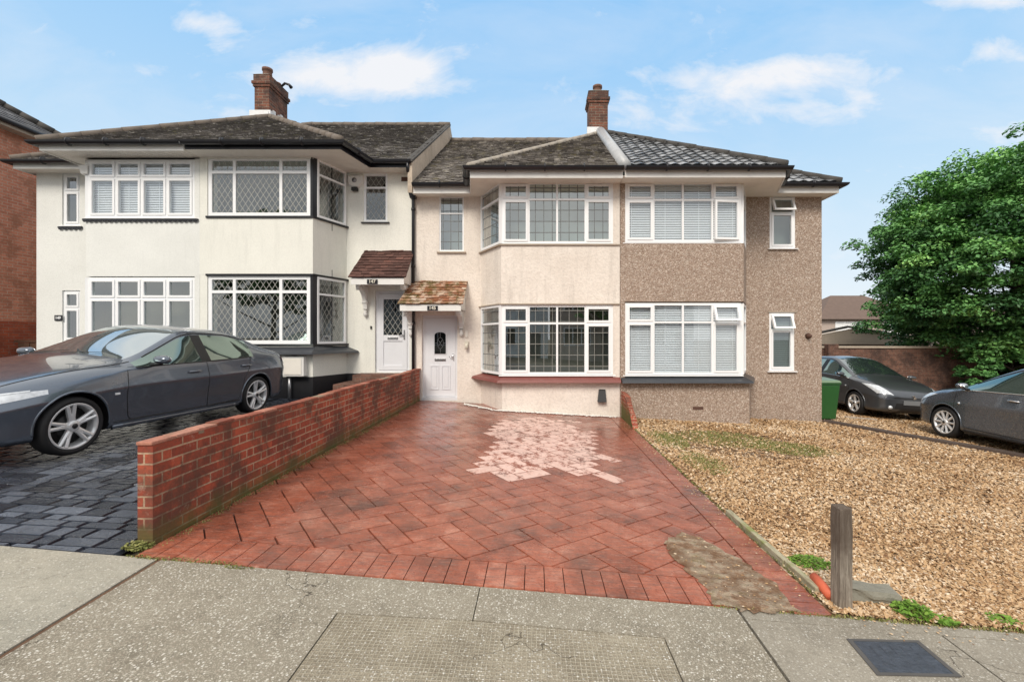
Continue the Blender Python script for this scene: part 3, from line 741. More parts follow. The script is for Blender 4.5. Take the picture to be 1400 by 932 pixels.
    hd = MB(); hd.box(xb-.075,xb-.045,yd-.03,yd-.016,Z0+.76,Z0+.98); hd.tube([(xb-.06,yd-.05,Z0+.86),(xb-.18,yd-.055,Z0+.86)],.011,8); hd.build('handle','metal_grey',do)
    bl = MB(); bl.box(-3.80,-3.765,Yw-.022,Yw-.001,Z0+1.0,Z0+1.07); bl.build('door_bell','plastic_black',h)
    canopy(h, -4.04, -2.79, 9.80, 2.84, 3.52, 'tiles_porch_brown', .10, '147', -3.52)
    for xx in (-3.90, -2.93): bracket(h, xx, Yw-.002, 2.72)
    dp = downpipe([(-2.82,Ye-.06,ZL-.05),(-2.83,Ye-.02,ZL-.22),(-2.80,Yw-.06,5.05),(-2.80,Yw-.06,4.85),(-2.80,Yw-.06,.2)], h)
    hp = MB(); hp.hexa([(-2.86,Yw-.13,4.72),(-2.74,Yw-.13,4.72),(-2.74,Yw-.002,4.72),(-2.86,Yw-.002,4.72),(-2.9,Yw-.16,4.9),(-2.7,Yw-.16,4.9),(-2.7,Yw-.002,4.9),(-2.9,Yw-.002,4.9)]); hp.build('hopper','black_paint',dp)
    ab = MB()                                       # alarm box: a shield
    sh = [(-.17,.16),(.17,.16),(.19,.05),(.17,-.06),(.08,-.15),(-.08,-.15),(-.17,-.06),(-.19,.05)]
    c = V((-4.14,Yw,5.12)); m = len(sh)
    v = [c+V((a,-.002,b)) for a,b in sh] + [c+V((a*.8,-.085,b*.8)) for a,b in sh]
    ab.add(v, [tuple(range(m,2*m)), tuple(range(m))] + [(i,(i+1)%m,m+(i+1)%m,m+i) for i in range(m)]); ao = ab.build('alarm_box','white_paint',h,bevel=.012)
    af = MB(); af.box(-4.21,-4.07,Yw-.11,Yw-.012,4.90,4.975); af.build('strobe','plastic_black',ao,bevel=.012)
    a2 = MB(); a2.tube([(-4.14,Yw-.086,5.14),(-4.14,Yw-.092,5.14)],.055,20); a2.build('badge','metal_grey',ao)
    av = MB(); av.box(-3.09,-2.91,Yw-.006,Yw+.0,5.14,5.24); av.build('air_vent','air_brick',h)
    mb_ = MB(); mb_.box(-5.25,-4.79,Yb-.16,Yb-.002,.74,1.15); mo = mb_.build('meter_box','white_paint',h,bevel=.012)
    d2 = MB(); d2.box(-5.2,-4.84,Yb-.172,Yb-.161,.78,1.11); d2.build('meter_door','soffit',mo,bevel=.004)
    pp = MB(); pp.tube([(-5.13,Yb-.07,.74),(-5.13,Yb-.07,.2)],.032,10); pp.build('pipe','metal_grey',mo)
    st = MB(); st.box(-4.25,-2.79,9.55,Yw-.016,-.1,.56); st.box(-4.0,-2.79,9.95,Yw-.016,.56,.73); st.build('doorstep','brick_brown',h)
    return h
# ================================================================== main house
def house_pink():
    h = thing('terraced_house', 'pale pinkish house behind the red driveway with a dark red ledge under its bay', 'house', (-.5, Yw, G(-.5)), 'terraced houses')
    w = MB(); nu = (-2.22, -1.65, 3.53, 4.80); dr = (-2.62, -1.80, .10, 2.06)
    wall_front(w, -2.765, 1.78, -.5, ZP-.1, Yw, [nu, dr], depth=.14); shell(w, -2.765, 1.78, ZP-.1)
    w.build('wall', 'render_pink', h)
    plan = [(-1.25,Yw-.002),(-.72,Yb),(1.775,Yb),(1.775,Yw-.002)]
    bay_body(h, plan, [(2.26,3.48),(4.83,ZP-.14)], 'render_pink')
    bay_body(h, [(-1.25,Yw-.003),(-.70,Yb),(1.775,Yb),(1.775,Yw-.003)], [(-.5,.68)], 'render_pink', 'bay_base')
    pier(h, [(1.635,1.775,Yb+.002,Yb+.3,.68,2.26),(1.635,1.775,Yb+.002,Yb+.3,3.48,4.83)], 'render_pink')
    cols = [(.235,'c'),(.265,'f'),(.265,'f'),(.235,'c')]
    window(h, (-.72,Yb+.045,3.52), (1,0,0), 2.355, 1.30, cols, .265, 'glass_square', inside='interior_pale')
    window(h, (-.72,Yb+.045,.765), (1,0,0), 2.355, 1.47, cols, .25, 'glass_square_low', inside='curtain_tan', idist=.7, sill=('upvc',.035,.06))
    ud = V((-.72,Yb,0))-V((-1.25,Yw,0)); L = ud.length
    for z, hh in ((3.52,1.30),(.765,1.47)):
        window(h, V((-1.25,Yw-.01,z))+ud.normalized()*.04, ud, L-.05, hh, [(1,'f')], .25, 'glass_square', inside='curtain_tan', idist=.12, e=-.02)
    hd = MB(); hd.prism([(-1.31,Yw-.004),(-.76,Yb-.035),(1.774,Yb-.035),(1.774,Yb+.05),(-.7,Yb+.05),(-1.2,Yw-.004)], 2.238, 2.262); hd.prism([(-1.31,Yw-.004),(-.76,Yb-.035),(1.774,Yb-.035),(1.774,Yb+.05),(-.7,Yb+.05),(-1.2,Yw-.004)], 3.482, 3.505); hd.build('drip_moulding','sill_stone',h)
    lg = MB()
    lg.hexa([(-.80,Yb-.17,.61),(1.772,Yb-.17,.61),(1.772,Yb+.1,.61),(-.72,Yb+.1,.61),(-.78,Yb-.15,.66),(1.772,Yb-.15,.66),(1.772,Yb+.05,.73),(-.70,Yb+.05,.73)])
    lg.hexa([(-1.48,Yw-.004,.61),(-.803,Yb-.17,.61),(-.723,Yb+.1,.61),(-1.2,Yw-.004,.61),(-1.45,Yw-.004,.66),(-.783,Yb-.15,.66),(-.703,Yb+.05,.73),(-1.2,Yw-.004,.73)])
    lg.build('ledge','sill_red',h)
    window(h, (nu[0],Yw+.05,nu[2]), (1,0,0), nu[1]-nu[0], nu[3]-nu[2], [(1,'f')], .30, 'glass_square', inside='interior_pale', idist=.4, sill=('sill_stone',.045,.10), fw=.035)
    d = RP; rf = MB()
    lay_tiles(rf, up(d['frontL']), .1, .14, .02, .006); lay_tiles(rf, up(d['triL']), .1, .14, .022, .007); lay_tiles(rf, up(d['sideL']), .1, .14, .02)
    rf.face(d['back'])
    ro = rf.build('roof','tiles_mid',h)
    rt = MB(); ridge_tiles(rt, (-2.7,Yr,d['zr']+.03), (1.78,Yr,d['zr']+.03)); rt.build('ridge_tiles','ridge_tile',ro)
    r2 = MB(); ridge_tiles(r2, (-1.35,Yg,ZP+.04), (1.78,12.6,d['za']+.04), .055); r2.build('hip_tiles','ridge_pale',ro)
    bd = MB(); bd.tube([(1.79,Yg-.02,ZP+.03),(1.79,12.5,d['za']+.02)], .125, 14); bd.build('bonding_gutter','ridge_grey',ro)
    gutter_run([(-2.72,Ye-.05),(-1.52,Ye-.05),(-1.38,Yg-.05),(1.76,Yg-.05)], ZP, 'black_paint', h, 'white_paint', .20)
    soffit([(-2.765,Yw),(-2.765,Ye+.03),(-1.45,Ye+.03),(-1.30,Yg+.03),(1.775,Yg+.03),(1.775,Yw)], ZP-.17, h, ribs=(-1.25,1.75,Yg+.05,Yb-.01))
    # door
    X0,X1,Z0,Z1 = dr; yd = Yw+.08
    dm = MB()
    dm.box(X0,X0+.055,yd,yd+.06,Z0,Z1); dm.box(X1-.055,X1,yd,yd+.06,Z0,Z1); dm.box(X0+.055,X1-.055,yd,yd+.06,Z1-.06,Z1); dm.box(X0,X1,yd-.075,yd-.002,Z0-.02,Z0+.06)
    xa, xb, za_, zb_ = X0+.058, X1-.058, Z0+.063, Z1-.063
    cx = (xa+xb)/2; hw = .155; ob, ot = Z0+1.05, Z0+1.52; n_ = 13; ym = yd+.002
    curve = [(cx+hw*math.cos(t), ot+.07*math.sin(t)) for t in np.linspace(0,math.pi,9)]
    arch = [(cx-hw,ob),(cx+hw,ob)] + curve; n_ = len(arch)
    dm.box(xa,xb,ym,ym+.04,za_,ob); dm.box(xa,cx-hw,ym,ym+.04,ob,zb_); dm.box(cx+hw,xb,ym,ym+.04,ob,zb_)
    for i in range(len(curve)-1):
        p, q = curve[i], curve[i+1]; dm.face([(p[0],ym,p[1]),(p[0],ym,zb_),(q[0],ym,zb_),(q[0],ym,q[1])])
    for (a,b) in ((cx-.235,cx-.03),(cx+.03,cx+.235)):
        for q in ((a,a+.022,Z0+.24,Z0+.80),(b-.022,b,Z0+.24,Z0+.80),(a+.022,b-.022,Z0+.24,Z0+.262),(a+.022,b-.022,Z0+.778,Z0+.80)): dm.box(q[0],q[1],ym-.014,ym-.001,q[2],q[3])
        dm.box(a+.05,b-.05,ym-.01,ym-.001,Z0+.29,Z0+.75)
    dm.box(xa+.02,xb-.02,ym-.008,ym-.001,Z0+.09,Z0+.12); dm.box(xa+.02,xb-.02,ym-.008,ym-.001,Z0+1.80,Z0+1.815)
    do = dm.build('door','door_white',h)
    ar = MB(); ins = [(cx+(a-cx)*.86, (ob+ot)/2+.02+(b-(ob+ot)/2-.02)*.93) for a,b in arch]
    for i in range(n_):
        j=(i+1)%n_; ar.face([(arch[i][0],ym-.006,arch[i][1]),(arch[j][0],ym-.006,arch[j][1]),(ins[j][0],ym-.016,ins[j][1]),(ins[i][0],ym-.016,ins[i][1])])
        ar.face([(ins[i][0],ym-.016,ins[i][1]),(ins[j][0],ym-.016,ins[j][1]),(ins[j][0],ym+.005,ins[j][1]),(ins[i][0],ym+.005,ins[i][1])])
    ar.build('glazing_bead','door_white',do)
    gp_ = MB(); gp_.face([(a,ym+.004,b) for a,b in ins]); gp_.build('pane','glass_plain',do)
    ld = MB()                                      # leaded motif
    def ln(p,q): ld.tube([(p[0],ym+.001,p[1]),(q[0],ym+.001,q[1])],.004,5)
    zc = (ob+ot)/2+.03
    oval = [(cx+.07*math.cos(t), zc+.13*math.sin(t)) for t in np.linspace(0,2*math.pi,17)]
    for i in range(16): ln(oval[i],oval[i+1])
    ln((cx,ob+.03),(cx,zc-.13)); ln((cx,zc+.13),(cx,ot+.05)); ln((cx-hw+.03,zc),(cx-.07,zc)); ln((cx+.07,zc),(cx+hw-.03,zc)); ln((cx-.05,zc-.08),(cx+.05,zc+.08)); ln((cx+.05,zc-.08),(cx-.05,zc+.08))
    ld.build('leading','metal_grey',do)
    bk = MB(); bk.box(X0,X1,yd+.3,yd+.31,Z0,Z1); bk.build('interior','interior_dark',do)
    lb = MB(); lb.box(cx-.13,cx+.13,ym-.014,ym-.002,Z0+.90,Z0+.96); lo = lb.build('letter_box','metal_grey',do,bevel=.004)
    lf = MB(); lf.box(cx-.11,cx+.11,ym-.02,ym-.015,Z0+.915,Z0+.945); lf.build('flap','chrome',lo)
    hn = MB(); hn.tube([(xb-.05,ym-.03,Z0+.93),(xb-.05,ym-.03,Z0+1.07)],.014,8); hn.tube([(xb-.05,ym-.05,Z0+1.0),(xb-.14,ym-.05,Z0+1.0)],.01,8); hn.build('handle','chrome',do)
    canopy(h, -2.98, -1.56, 9.80, 2.27, 2.83, 'tiles_porch_moss', .14, '145', -2.22)
    for xx in (-2.86,-1.70): bracket(h, xx, Yw-.002, 2.14, .42, .5, .09, 'white_paint')
    lt = MB(); lt.box(-1.62,-1.54,Yw-.05,Yw-.002,1.36,1.46); lt.lathe([(.0,1.27),(.035,1.28),(.04,1.36),(.03,1.40),(0,1.41)],12,'z',(-1.58,Yw-.075,0)); lt.build('wall_lamp','plastic_cream',h)
    bl = MB(); bl.box(-1.615,-1.555,Yw-.03,Yw-.002,1.55,1.70); bl.build('door_bell','soffit',h,bevel=.006)
    vt = MB(); vt.hexa([(1.30,Yb-.11,.20),(1.48,Yb-.11,.20),(1.48,Yb-.002,.20),(1.30,Yb-.002,.20),(1.33,Yb-.04,.44),(1.47,Yb-.04,.44),(1.47,Yb-.002,.46),(1.33,Yb-.002,.46)]); vt.build('flue_cover','plastic_black',h,bevel=.006)
    return h
# ================================================================== right house
def house_pebble():
    h = thing('terraced_house', 'brown pebbledashed end house with white blinds and black tiles beside the gravel', 'house', (4.2, Yw, G(4.2)), 'terraced houses')
    w = MB(); nu = (5.40,5.99,3.60,4.80); nl = (5.39,5.97,.78,2.12)
    wall_front(w, 1.785, 6.60, -1.2, ZP-.1, Yw, [nu,nl]); shell(w, 1.785, 6.60, ZP-.1)
    w.build('wall','pebbledash',h)
    plan = [(1.785,Yw-.002),(1.785,Yb),(4.38,Yb),(4.86,Yw-.002)]
    bay_body(h, plan, [(2.30,3.52),(4.83,ZP-.14)], 'pebbledash')
    bay_body(h, [(1.785,Yw-.003),(1.785,Yb+.001),(4.50,Yb+.001),(4.96,Yw-.003)], [(-1.2,.66)], 'pebbledash','bay_base')
    pier(h, [(1.787,1.885,Yb+.002,Yb+.3,.66,2.30),(1.787,1.885,Yb+.002,Yb+.3,3.52,4.83)], 'pebbledash')
    cols = [(.235,'c'),(.265,'f'),(.265,'f'),(.235,'c')]
    window(h, (1.89,Yb+.045,3.55), (1,0,0), 2.44, 1.27, cols, .28, 'glass_blind', blind='slats', ajar=[3], sill=('upvc',.03,.05))
    window(h, (1.89,Yb+.045,.76), (1,0,0), 2.44, 1.51, cols, .25, 'glass_blind', blind='slats', tilt=[3], sill=('upvc',.03,.06))
    ud = V((4.86,Yw,0))-V((4.38,Yb,0)); L = ud.length
    for z, hh in ((3.55,1.27),(.76,1.51)):
        window(h, V((4.36,Yb+.03,z))+ud.normalized()*.02, ud, L-.06, hh, [(1,'f')], .25, 'glass_blind', blind='slats', idist=.12, e=-.02)
    lg = MB()
    lg.hexa([(1.80,Yb-.16,.60),(4.52,Yb-.16,.60),(4.42,Yb+.1,.60),(1.80,Yb+.1,.60),(1.80,Yb-.14,.64),(4.50,Yb-.14,.64),(4.40,Yb+.05,.725),(1.80,Yb+.05,.725)])
    lg.hexa([(4.523,Yb-.16,.60),(5.06,Yw-.006,.60),(4.80,Yw-.006,.60),(4.423,Yb+.1,.60),(4.503,Yb-.14,.64),(5.03,Yw-.006,.64),(4.82,Yw-.006,.725),(4.403,Yb+.05,.725)])
    lg.build('ledge','sill_grey',h)
    window(h, (nu[0],Yw+.04,nu[2]), (1,0,0), .59, 1.2, [(1,'c')], .30, 'glass_plain', inside='interior_pale', idist=.4, tilt=[0], sill=('upvc',.03,.10))
    window(h, (nl[0],Yw+.04,nl[2]), (1,0,0), .58, 1.34, [(1,'c')], .28, 'glass_plain', idist=.4, tilt=[0], blind='slats', blind_part='blind_grey', sill=('upvc',.03,.10))
    hm = MB(); hm.box(5.36,6.02,Yw-.02,Yw-.001,2.125,2.15); hm.build('drip_moulding','sill_stone',h)
    d = RP; rf = MB()
    lay_tiles(rf, up(d['triR']), .25, .225, .014, .002, wave=True); lay_tiles(rf, up(d['frontR']), .25, .225, .014, .002, wave=True)
    lay_tiles(rf, up(d['sideR']), .25, .225, .014, .002, wave=True); lay_tiles(rf, up(d['hipR']), .25, .225, .014, .002, wave=True)
    ro = rf.build('roof','tiles_slate',h)
    ridge_part(ro,(5.03,Yg,ZP+.06), (1.85,12.6,d['za']+.06),'ridge_dark', .08, .42); ridge_part(ro,(6.78,Ye,ZP+.06), (d['r1'],Yr,d['zr']+.06),'ridge_dark', .08, .42); ridge_part(ro,(1.8,Yr,d['zr']+.03),(d['r1'],Yr,d['zr']+.03),'ridge_dark')
    gutter_run([(1.80,Yg-.05),(5.08,Yg-.05),(5.45,Ye-.05),(6.83,Ye-.05),(6.83,14)], ZP, 'black_paint', h, 'white_paint', .19)
    soffit([(1.785,Yw),(1.785,Yg+.03),(5.0,Yg+.03),(5.38,Ye+.03),(6.75,Ye+.03),(6.75,14),(6.6,14),(6.6,Yw)], ZP-.17, h)
    chimney(ro, 1.51, 2.03, 12.75, 13.3, 6.3, 8.48, [(1.77,12.98,.12,.22)])
    fl = MB(); fl.box(1.44,1.78,12.66,12.74,6.8,7.40); fl.build('flashing','flashing',ro)
    ab = MB(); ab.box(3.31,3.53,Yb-.004,Yb+.0,.03,.095); ab.build('air_brick','air_brick',h)
    lp = MB(); lp.lathe([(0,0),(.035,.01),(.05,.06),(.07,.11),(.0,.115)],14,'y',(6.28,Yw-.12,1.58)); lp.build('wall_lamp','air_brick',h)
    return h
house_white(); house_cream(); house_pink(); house_pebble()
# ------------------------------------------------------------------ ground
def poly_sheet(name, pts, mat, dz=0.0, parent=None, thick=0):
    m = MB(); m.face([(x, y, G(x)+dz) for x, y in pts])
    return m.build(name, mat, parent, recalc=False)
def ground_mats():
    # rough earth / asphalt base
    m, t, out = nt('earth'); n = N(t); o = n.obj()
    f = n.noise(o, 3, 7, 0.7)
    c = n.ramp(f, [(0.3, (0.07, 0.06, 0.045)), (0.6, (0.15, 0.13, 0.10)), (0.8, (0.09, 0.11, 0.04))])
    n.bsdf(c, 0.95, 0, 0.2, n.bump(n.noise(o, 40, 5), 0.6, 0.02), out=out); M['earth'] = m
    # gravel bed under the loose flakes
    m, t, out = nt('gravel_bed'); n = N(t); o = n.obj()
    v = n.new('ShaderNodeTexVoronoi'); n.link(n.mapping(o, (1, 0.7, 1)), v.inputs['Vector']); v.inputs['Scale'].default_value = 34
    cell = n.xyz(v.outputs['Color'])
    c = n.ramp(cell[0], [(0, (0.12, 0.065, 0.03)), (0.35, (0.27, 0.155, 0.075)), (0.65, (0.42, 0.27, 0.15)), (0.9, (0.60, 0.45, 0.31)), (1, (0.72, 0.62, 0.5))])
    c = n.mix(n.ramp(v.outputs['Distance'], [(0.35, 0), (0.75, 0.8)]), c, (0.05, 0.03, 0.018))
    n.bsdf(c, 0.8, 0, 0.3, n.bump(n.math('SUBTRACT', 1, v.outputs['Distance']), 1.0, 0.02), out=out); M['gravel_bed'] = m
    tint_mat('flake', [(0.1, (0.13, 0.06, 0.024)), (0.32, (0.35, 0.19, 0.08)), (0.5, (0.53, 0.335, 0.165)), (0.70, (0.68, 0.49, 0.30)), (0.95, (0.88, 0.76, 0.60))], rough=0.55, spec=0.5, fine=0.25, bump=0.2)
    # exposed aggregate concrete
    def aggregate(name, base, dark, grid=False, amount=0.68):
        m, t, out = nt(name); n = N(t); o = n.obj()
        v = n.new('ShaderNodeTexVoronoi'); n.link(o, v.inputs['Vector']); v.inputs['Scale'].default_value = 75; v.inputs['Randomness'].default_value = 1
        cell = n.xyz(v.outputs['Color'])
        stone = n.math('MULTIPLY', n.math('GREATER_THAN', cell[1], 0.50), n.math('LESS_THAN', v.outputs['Distance'], 0.40))
        v2 = n.new('ShaderNodeTexVoronoi'); n.link(o, v2.inputs['Vector']); v2.inputs['Scale'].default_value = 150
        c2 = n.xyz(v2.outputs['Color'])
        stone2 = n.math('MULTIPLY', n.math('GREATER_THAN', c2[1], 0.5), n.math('LESS_THAN', v2.outputs['Distance'], 0.5))
        sc = n.ramp(cell[0], [(0, (0.26, 0.2, 0.15)), (0.4, (0.55, 0.50, 0.41)), (0.75, (0.78, 0.74, 0.66)), (1, (0.9, 0.88, 0.82))])
        broad = n.ramp(n.noise(o, 1.7, 7, 0.7), [(0.32, 0), (0.68, 1)])
        c = n.mix(broad, base, dark)
        c = n.mix(n.math('MULTIPLY', n.noise(o, 220, 3, 0.8), 0.6), c, tuple(x*0.45 for x in dark))
        c = n.mix(n.ramp(n.noise(n.mapping(o,(1,1,1),loc=(5,2,0)), 3.1, 7, 0.75), [(0.54, 0), (0.7, 0.6)]), c, tuple(x*0.5 for x in dark))
        c = n.mix(n.ramp(n.noise(o, 26, 6, 0.8), [(0.33, 0.5), (0.46, 0)]), c, tuple(x*0.4 for x in dark))
        c = n.mix(n.math('MULTIPLY', stone2, amount*0.6), c, (0.62, 0.58, 0.48))
        c = n.mix(n.math('MULTIPLY', stone, amount), c, sc)
        wv = n.new('ShaderNodeVectorMath', operation='ADD'); n.link(o, wv.inputs[0])
        nz = n.new('ShaderNodeTexNoise'); n.link(o, nz.inputs['Vector']); nz.inputs['Scale'].default_value = 3.5; nz.inputs['Detail'].default_value = 7
        sc2 = n.new('ShaderNodeVectorMath', operation='SCALE'); n.link(nz.outputs['Color'], sc2.inputs[0]); sc2.inputs['Scale'].default_value = 0.5; n.link(sc2.outputs[0], wv.inputs[1])
        ve = n.new('ShaderNodeTexVoronoi', feature='DISTANCE_TO_EDGE'); n.link(wv.outputs[0], ve.inputs['Vector']); ve.inputs['Scale'].default_value = 0.7
        crack = n.math('MULTIPLY', n.math('LESS_THAN', ve.outputs['Distance'], 0.0018), n.math('GREATER_THAN', n.noise(o, 0.8, 2), 0.53))
        c = n.mix(n.math('MULTIPLY', crack, 0.8), c, (0.05, 0.04, 0.03))
        h = n.math('SUBTRACT', n.math('ADD', stone, n.math('MULTIPLY', n.noise(o, 120, 4), 0.8)), n.math('MULTIPLY', crack, 2.0))
        if grid:
            x = n.xyz(n.uv()); k = 2*math.pi/0.024
            gx = n.math('SINE', n.math('MULTIPLY', x[0], k)); gy = n.math('SINE', n.math('MULTIPLY', x[1], k))
            gg = n.math('MAXIMUM', n.ramp(gx, [(0.35, 0), (0.8, 1)]), n.ramp(gy, [(0.35, 0), (0.8, 1)]))
            worn = n.ramp(n.noise(o, 2.6, 6, 0.7), [(0.36, 0.25), (0.6, 1)])
            pit = n.math('MULTIPLY', n.math('SUBTRACT', 1, gg), worn)
            c = n.mix(n.math('MULTIPLY', pit, 0.6), c, (0.17, 0.14, 0.095))
            h = n.math('SUBTRACT', h, n.math('MULTIPLY', pit, 1.6))
        n.bsdf(c, 0.9, 0, 0.25, n.bump(h, 0.8, 0.006), out=out); M[name] = m
    aggregate('aggregate', (0.40, 0.36, 0.285), (0.27, 0.235, 0.18))
    aggregate('tactile', (0.52, 0.46, 0.35), (0.37, 0.32, 0.24), True)
    aggregate('slab_smooth', (0.44, 0.40, 0.33), (0.29, 0.26, 0.21), amount=0.4)
    aggregate('slab_left', (0.54, 0.50, 0.41), (0.38, 0.36, 0.30), amount=0.45)
    # red imprinted concrete
    m, t, out = nt('imprint_red'); n = N(t); o = n.obj()
    a0 = n.attr('tint'); worn = n.math('GREATER_THAN', a0, 1.5); a = n.math('SUBTRACT', a0, n.math('MULTIPLY', worn, 2))
    f = n.math('ADD', n.math('MULTIPLY', a, 0.09), n.math('MULTIPLY', n.noise(o, 2.3, 8, 0.75), 0.91))
    c = n.ramp(f, [(0.33, (0.12, 0.042, 0.028)), (0.43, (0.28, 0.078, 0.044)), (0.54, (0.41, 0.122, 0.070)), (0.67, (0.55, 0.24, 0.165))])
    grain = n.noise(n.mapping(o, (3, 22, 1), rot=(0, 0, R(8))), 2, 7, 0.75, 0.6)      # slate-like veins of the stamp
    c = n.mix(n.ramp(grain, [(0.48, 0), (0.62, 0.65)]), c, (0.18, 0.10, 0.08))
    c = n.mix(n.ramp(n.noise(o, 60, 5, 0.75), [(0.34, 0.5), (0.5, 0)]), c, (0.10, 0.035, 0.025))
    c = n.mix(n.ramp(n.noise(o, 0.9, 6, 0.75), [(0.50, 0), (0.66, 0.6)]), c, (0.15, 0.08, 0.062))
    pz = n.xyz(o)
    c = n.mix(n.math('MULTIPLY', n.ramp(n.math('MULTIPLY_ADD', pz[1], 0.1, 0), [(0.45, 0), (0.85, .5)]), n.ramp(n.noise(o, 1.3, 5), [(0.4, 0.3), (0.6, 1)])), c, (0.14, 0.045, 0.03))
    fl_ = n.noise(n.mapping(o, (1.5, 9, 1), rot=(0, 0, R(-6))), 6, 7, 0.8)
    c = n.mix(n.ramp(fl_, [(0.55, 0), (0.68, 0.6)]), c, (0.62, 0.36, 0.28))
    p = n.xyz(o)
    ero = n.ramp(n.noise(n.mapping(o, (1, .6, 1)), 7, 7, 0.8), [(0.42, 0), (0.50, 1)])
    mk = n.math('MULTIPLY', worn, n.math('MULTIPLY', ero, n.math('MULTIPLY_ADD', a, 0.15, 0.85)))
    c = n.mix(n.math('MULTIPLY', mk, 0.9), c, n.mix(n.noise(o, 18, 5), (0.74, 0.42, 0.34), (0.95, 0.76, 0.68)))
    edge = n.attr('edge') if False else None
    rg = n.ramp(n.math('ADD', n.noise(o, 2.2, 6, 0.7), n.math('MULTIPLY', mk, .4)), [(0.42, 0.10), (0.64, 0.38)])
    hh = n.math('ADD', grain, n.math('MULTIPLY', n.noise(o, 45, 5), 0.4))
    n.bsdf(c, rg, 0, 0.5, n.bump(hh, 0.35, 0.006), out=out); M['imprint_red'] = m
    flat('joint_red', (0.05, 0.02, 0.014), 0.9, var=0.4, nscale=9)
    # dark blue-grey imprinted concrete, damp
    m, t, out = nt('imprint_slate'); n = N(t); o = n.obj()
    a = n.attr('tint')
    f = n.math('ADD', n.math('MULTIPLY', a, 0.5), n.math('MULTIPLY', n.noise(o, 2.4, 6, 0.75), 0.5))
    c = n.ramp(f, [(0.28, (0.015, 0.018, 0.027)), (0.5, (0.048, 0.058, 0.08)), (0.75, (0.15, 0.17, 0.21))])
    c = n.mix(n.ramp(n.noise(o, 60, 5, 0.75), [(0.35, 0.5), (0.5, 0)]), c, (0.012, 0.012, 0.016))
    rg = n.ramp(n.noise(o, 1.8, 6, 0.7), [(0.42, 0.08), (0.66, 0.38)])
    g = n.noise(n.mapping(o, (6, 20, 1)), 1.5, 6, 0.75, 0.5)
    n.bsdf(c, rg, 0, 0.7, n.bump(n.math('ADD', g, n.noise(o, 30, 5)), 0.45, 0.01), out=out); M['imprint_slate'] = m
    flat('joint_slate', (0.012, 0.013, 0.017), 0.7)
ground_mats()

def clip_poly(P, a, b):
    """keep the part of polygon P left of line a->b"""
    out = []
    def side(p): return (b[0]-a[0])*(p[1]-a[1]) - (b[1]-a[1])*(p[0]-a[0])
    for i in range(len(P)):
        p, q = P[i], P[(i+1) % len(P)]; sp, sq = side(p), side(q)
        if sp >= 0: out.append(p)
        if sp*sq < 0: t = sp/(sp-sq); out.append((p[0]+(q[0]-p[0])*t, p[1]+(q[1]-p[1])*t))
    return out
def clip_to(P, C):
    for i in range(len(C)):
        if len(P) < 3: return []
        P = clip_poly(P, C[i], C[(i+1) % len(C)])
    return P if len(P) >= 3 else []
def area(P): return abs(sum(P[i][0]*P[(i+1)%len(P)][1]-P[(i+1)%len(P)][0]*P[i][1] for i in range(len(P))))/2
def inside(p, C):
    c = False
    for i in range(len(C)):
        a, b = C[i], C[(i+1) % len(C)]
        if (a[1] > p[1]) != (b[1] > p[1]) and p[0] < (b[0]-a[0])*(p[1]-a[1])/(b[1]-a[1])+a[0]: c = not c
    return c
def block(mb, P, top, groove=0.018, inset=0.010, tint=None, gap=.004, worn=False):
    if len(P) < 3 or area(P) < 0.0012: return
    cx, cy = sum(p[0] for p in P)/len(P), sum(p[1] for p in P)/len(P)
    def ins(p, k):
        d = math.hypot(p[0]-cx, p[1]-cy); f = max(0.3, 1-k/d) if d > 1e-5 else 1
        return (cx+(p[0]-cx)*f, cy+(p[1]-cy)*f)
    A = [ins(p, gap) for p in P]; B = [ins(p, inset) for p in P]
    tint = random.random() if tint is None else tint
    tx, ty = random.uniform(-.003, .003), random.uniform(-.003, .003)
    zt = lambda p: G(p[0])+top+(p[0]-cx)*tx+(p[1]-cy)*ty
    mb.face([(*p, zt(p)) for p in B], 0, tint + (2 if worn else 0))
    n = len(P)
    for i in range(n):
        j = (i+1) % n
        mb.face([(*A[i], G(A[i][0])+top-groove), (*A[j], G(A[j][0])+top-groove), (*B[j], zt(B[j])), (*B[i], zt(B[i]))], 0, tint*.5)
def herringbone(mb, C, W, top, ang=45, skip=None, org=(0,0)):
    ca, sa = math.cos(R(ang)), math.sin(R(ang))
    xs = [p[0] for p in C]; ys = [p[1] for p in C]; ccx, ccy = (min(xs)+max(xs))/2, (min(ys)+max(ys))/2
    n = int(math.hypot(max(xs)-min(xs), max(ys)-min(ys))/W/2)+4
    for a in range(-n, n):
        for b in range(-n, n):
            m = (a-b) % 4
            if m == 0: r = (a, b, a+2, b+1)
            elif m == 3: r = (a, b, a+1, b+2)
            else: continue
            q = [(r[0]*W, r[1]*W), (r[2]*W, r[1]*W), (r[2]*W, r[3]*W), (r[0]*W, r[3]*W)]
            q = [(ccx+org[0]+x*ca-y*sa, ccy+org[1]+x*sa+y*ca) for x, y in q]
            q = clip_to(q, C)
            if not q: continue
            c = (sum(p[0] for p in q)/len(q), sum(p[1] for p in q)/len(q))
            if skip and inside(c, skip): continue
            wx = mnoise.noise(V((c[0]*1.5, c[1]*.9, 4)))*.5
            wn = (-.66+.0*c[1] < c[0] < 1.28-.055*c[1]+wx*.6) and (5.0+wx*1.3+abs(c[0]-.3)*.3 < c[1] < 8.9)
            block(mb, q, top, worn=wn and random.random() < .93)

# base terrain reaching the horizon (flat beyond the sloping street)
tb = MB(); B = 400
for (a, b) in ((-B,-16),(-16,16),(16,B)):
    tb.face([(a,-B,G(a)-.05),(b,-B,G(b)-.05),(b,B,G(b)-.05),(a,B,G(a)-.05)])
struct(tb.build('ground', 'earth', recalc=False))
